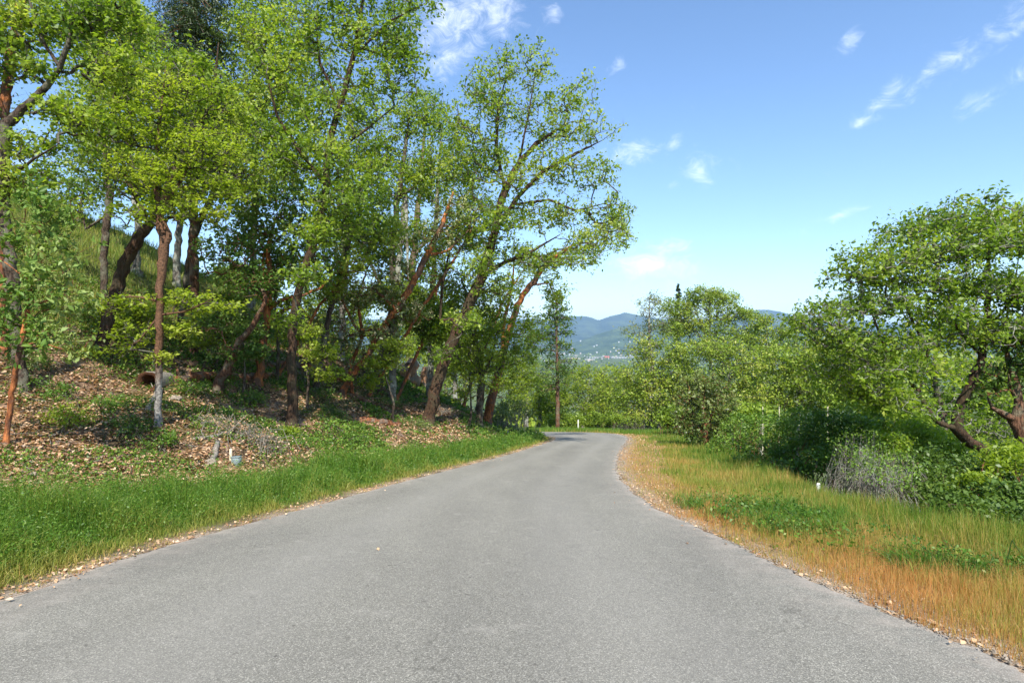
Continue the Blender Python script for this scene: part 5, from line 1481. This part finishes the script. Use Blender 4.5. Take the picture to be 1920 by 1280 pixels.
building(1138, 672, 9, 4.5, 'town_red', 'red-walled building in the middle of the town, the only red one', None, roof='town_red', gable=False)
building(1116, 672, 30, 2.6, 'town_white', 'long low white warehouse left of the red building', None, gable=False, roof='town_white')
building(1160, 672, 26, 2.8, 'town_white', 'long low white warehouse right of the red building', None, gable=False, roof='town_white')
building(1105, 676, 12, 2.6, 'town_tan', 'tan building below the long white warehouse', None)
building(1085, 662.5, 18, 2.2, 'town_white', 'pale warehouse at the upper left of the town', None, gable=False, roof='town_white')
building(1103, 661, 14, 2.0, 'town_white', 'pale narrow hall right of the upper left warehouse', None, gable=False, roof='town_white')
building(1190, 671, 24, 3, 'town_white', 'white warehouse partly hidden by the far wood', None, gable=False, roof='town_white')
building(1075, 673, 14, 2.6, 'town_tan', 'pale tan hall at the left end of the town', None, gable=False, roof='town_white')
for i in range(46):
    px = r.uniform(990, 1185); py = r.uniform(659, 678)
    building(px, py, r.uniform(2.5, 5), r.uniform(1, 1.6), 'town_white' if r.random() < .75 else 'town_tan', 'tiny pale house among trees on the valley floor', 'tiny pale houses on the valley floor', name='house', roof='town_white' if r.random() < .5 else 'town_roof')

for i in range(16):
    px = r.uniform(1035, 1190); py = 664 - 24 * r.random() ** 1.7
    a_, X_, Y_, Z_ = near_hill
    ci = int(np.argmin(np.abs(960 + np.tan(a_) * F - px)))
    rows = 640 - (Z_[:, ci] - EYE) / Y_[:, ci] * F
    ri = int(np.argmin(np.abs(rows[:48] - py)))
    hx_, hy_, hz_ = X_[ri, ci], Y_[ri, ci], Z_[ri, ci]
    W_ = r.uniform(8, 14); H_ = r.uniform(3, 4.5)
    root = empty('house', (hx_, hy_, hz_), 'tiny pale house on the wooded slope of the green hill', 'building', 'tiny pale houses on the green hill')
    boxm('wall', hx_ - W_ / 2, hx_ + W_ / 2, hy_ - 12, hy_, hz_ - 4, hz_ + H_ + 4, M['town_white' if r.random() < .6 else 'town_tan'], root, .1)
    V = np.array([(hx_ - W_ / 2 - 1, hy_ - 13, hz_ + H_ + 4.1), (hx_ + W_ / 2 + 1, hy_ - 13, hz_ + H_ + 4.1), (hx_ + W_ / 2 + 1, hy_ + 1, hz_ + H_ + 4.1), (hx_ - W_ / 2 - 1, hy_ + 1, hz_ + H_ + 4.1), (hx_ - W_ / 2 - 1, hy_ - 6, hz_ + H_ + 7), (hx_ + W_ / 2 + 1, hy_ - 6, hz_ + H_ + 7)])
    mesh('roof', V, [np.array([(0, 1, 5, 4), (2, 3, 4, 5), (3, 2, 1, 0)]), np.array([(0, 4, 3), (1, 2, 5)])], M['town_roof'], root)
# haze ----------------------------------------------------------------
m = bpy.data.materials.new('haze'); m.use_nodes = True; m.node_tree.nodes.clear()
g = NG(m.node_tree)
out = g.n('ShaderNodeOutputMaterial')
pv = g.n('ShaderNodeVolumePrincipled')
pv.inputs['Color'].default_value = (.44, .68, 1.0, 1)
pv.inputs['Density'].default_value = 0.8e-4
pv.inputs['Anisotropy'].default_value = 0.0
g.t.links.new(pv.outputs[0], out.inputs['Volume'])
hx, hy0, hy1, hz0, hz1 = 26000, -300, 27000, -106, 620
V = np.array([(x, y, z) for z in (hz0, hz1) for (x, y) in ((-hx, hy0), (hx, hy0), (hx, hy1), (-hx, hy1))], float)
hf = np.array([(0, 3, 2, 1), (4, 5, 6, 7), (0, 1, 5, 4), (1, 2, 6, 5), (2, 3, 7, 6), (3, 0, 4, 7)])
tag(mesh('haze', V, hf, m), 'thin blue haze filling the valley air', 'haze', kind='stuff')
tris = sum(len(o.data.loops) - 2 * len(o.data.polygons) for o in SC.objects if o.type == 'MESH')
open('/tmp/stats.txt','w').write(str((STATS, tris, sorted([(len(p.data.polygons), p.name) for p in SC.objects if p.type == 'MESH'])[-14:])))
print('done', round(time.time() - T0, 1), 's', STATS, 'polys', tris, 'objects', len(SC.objects))
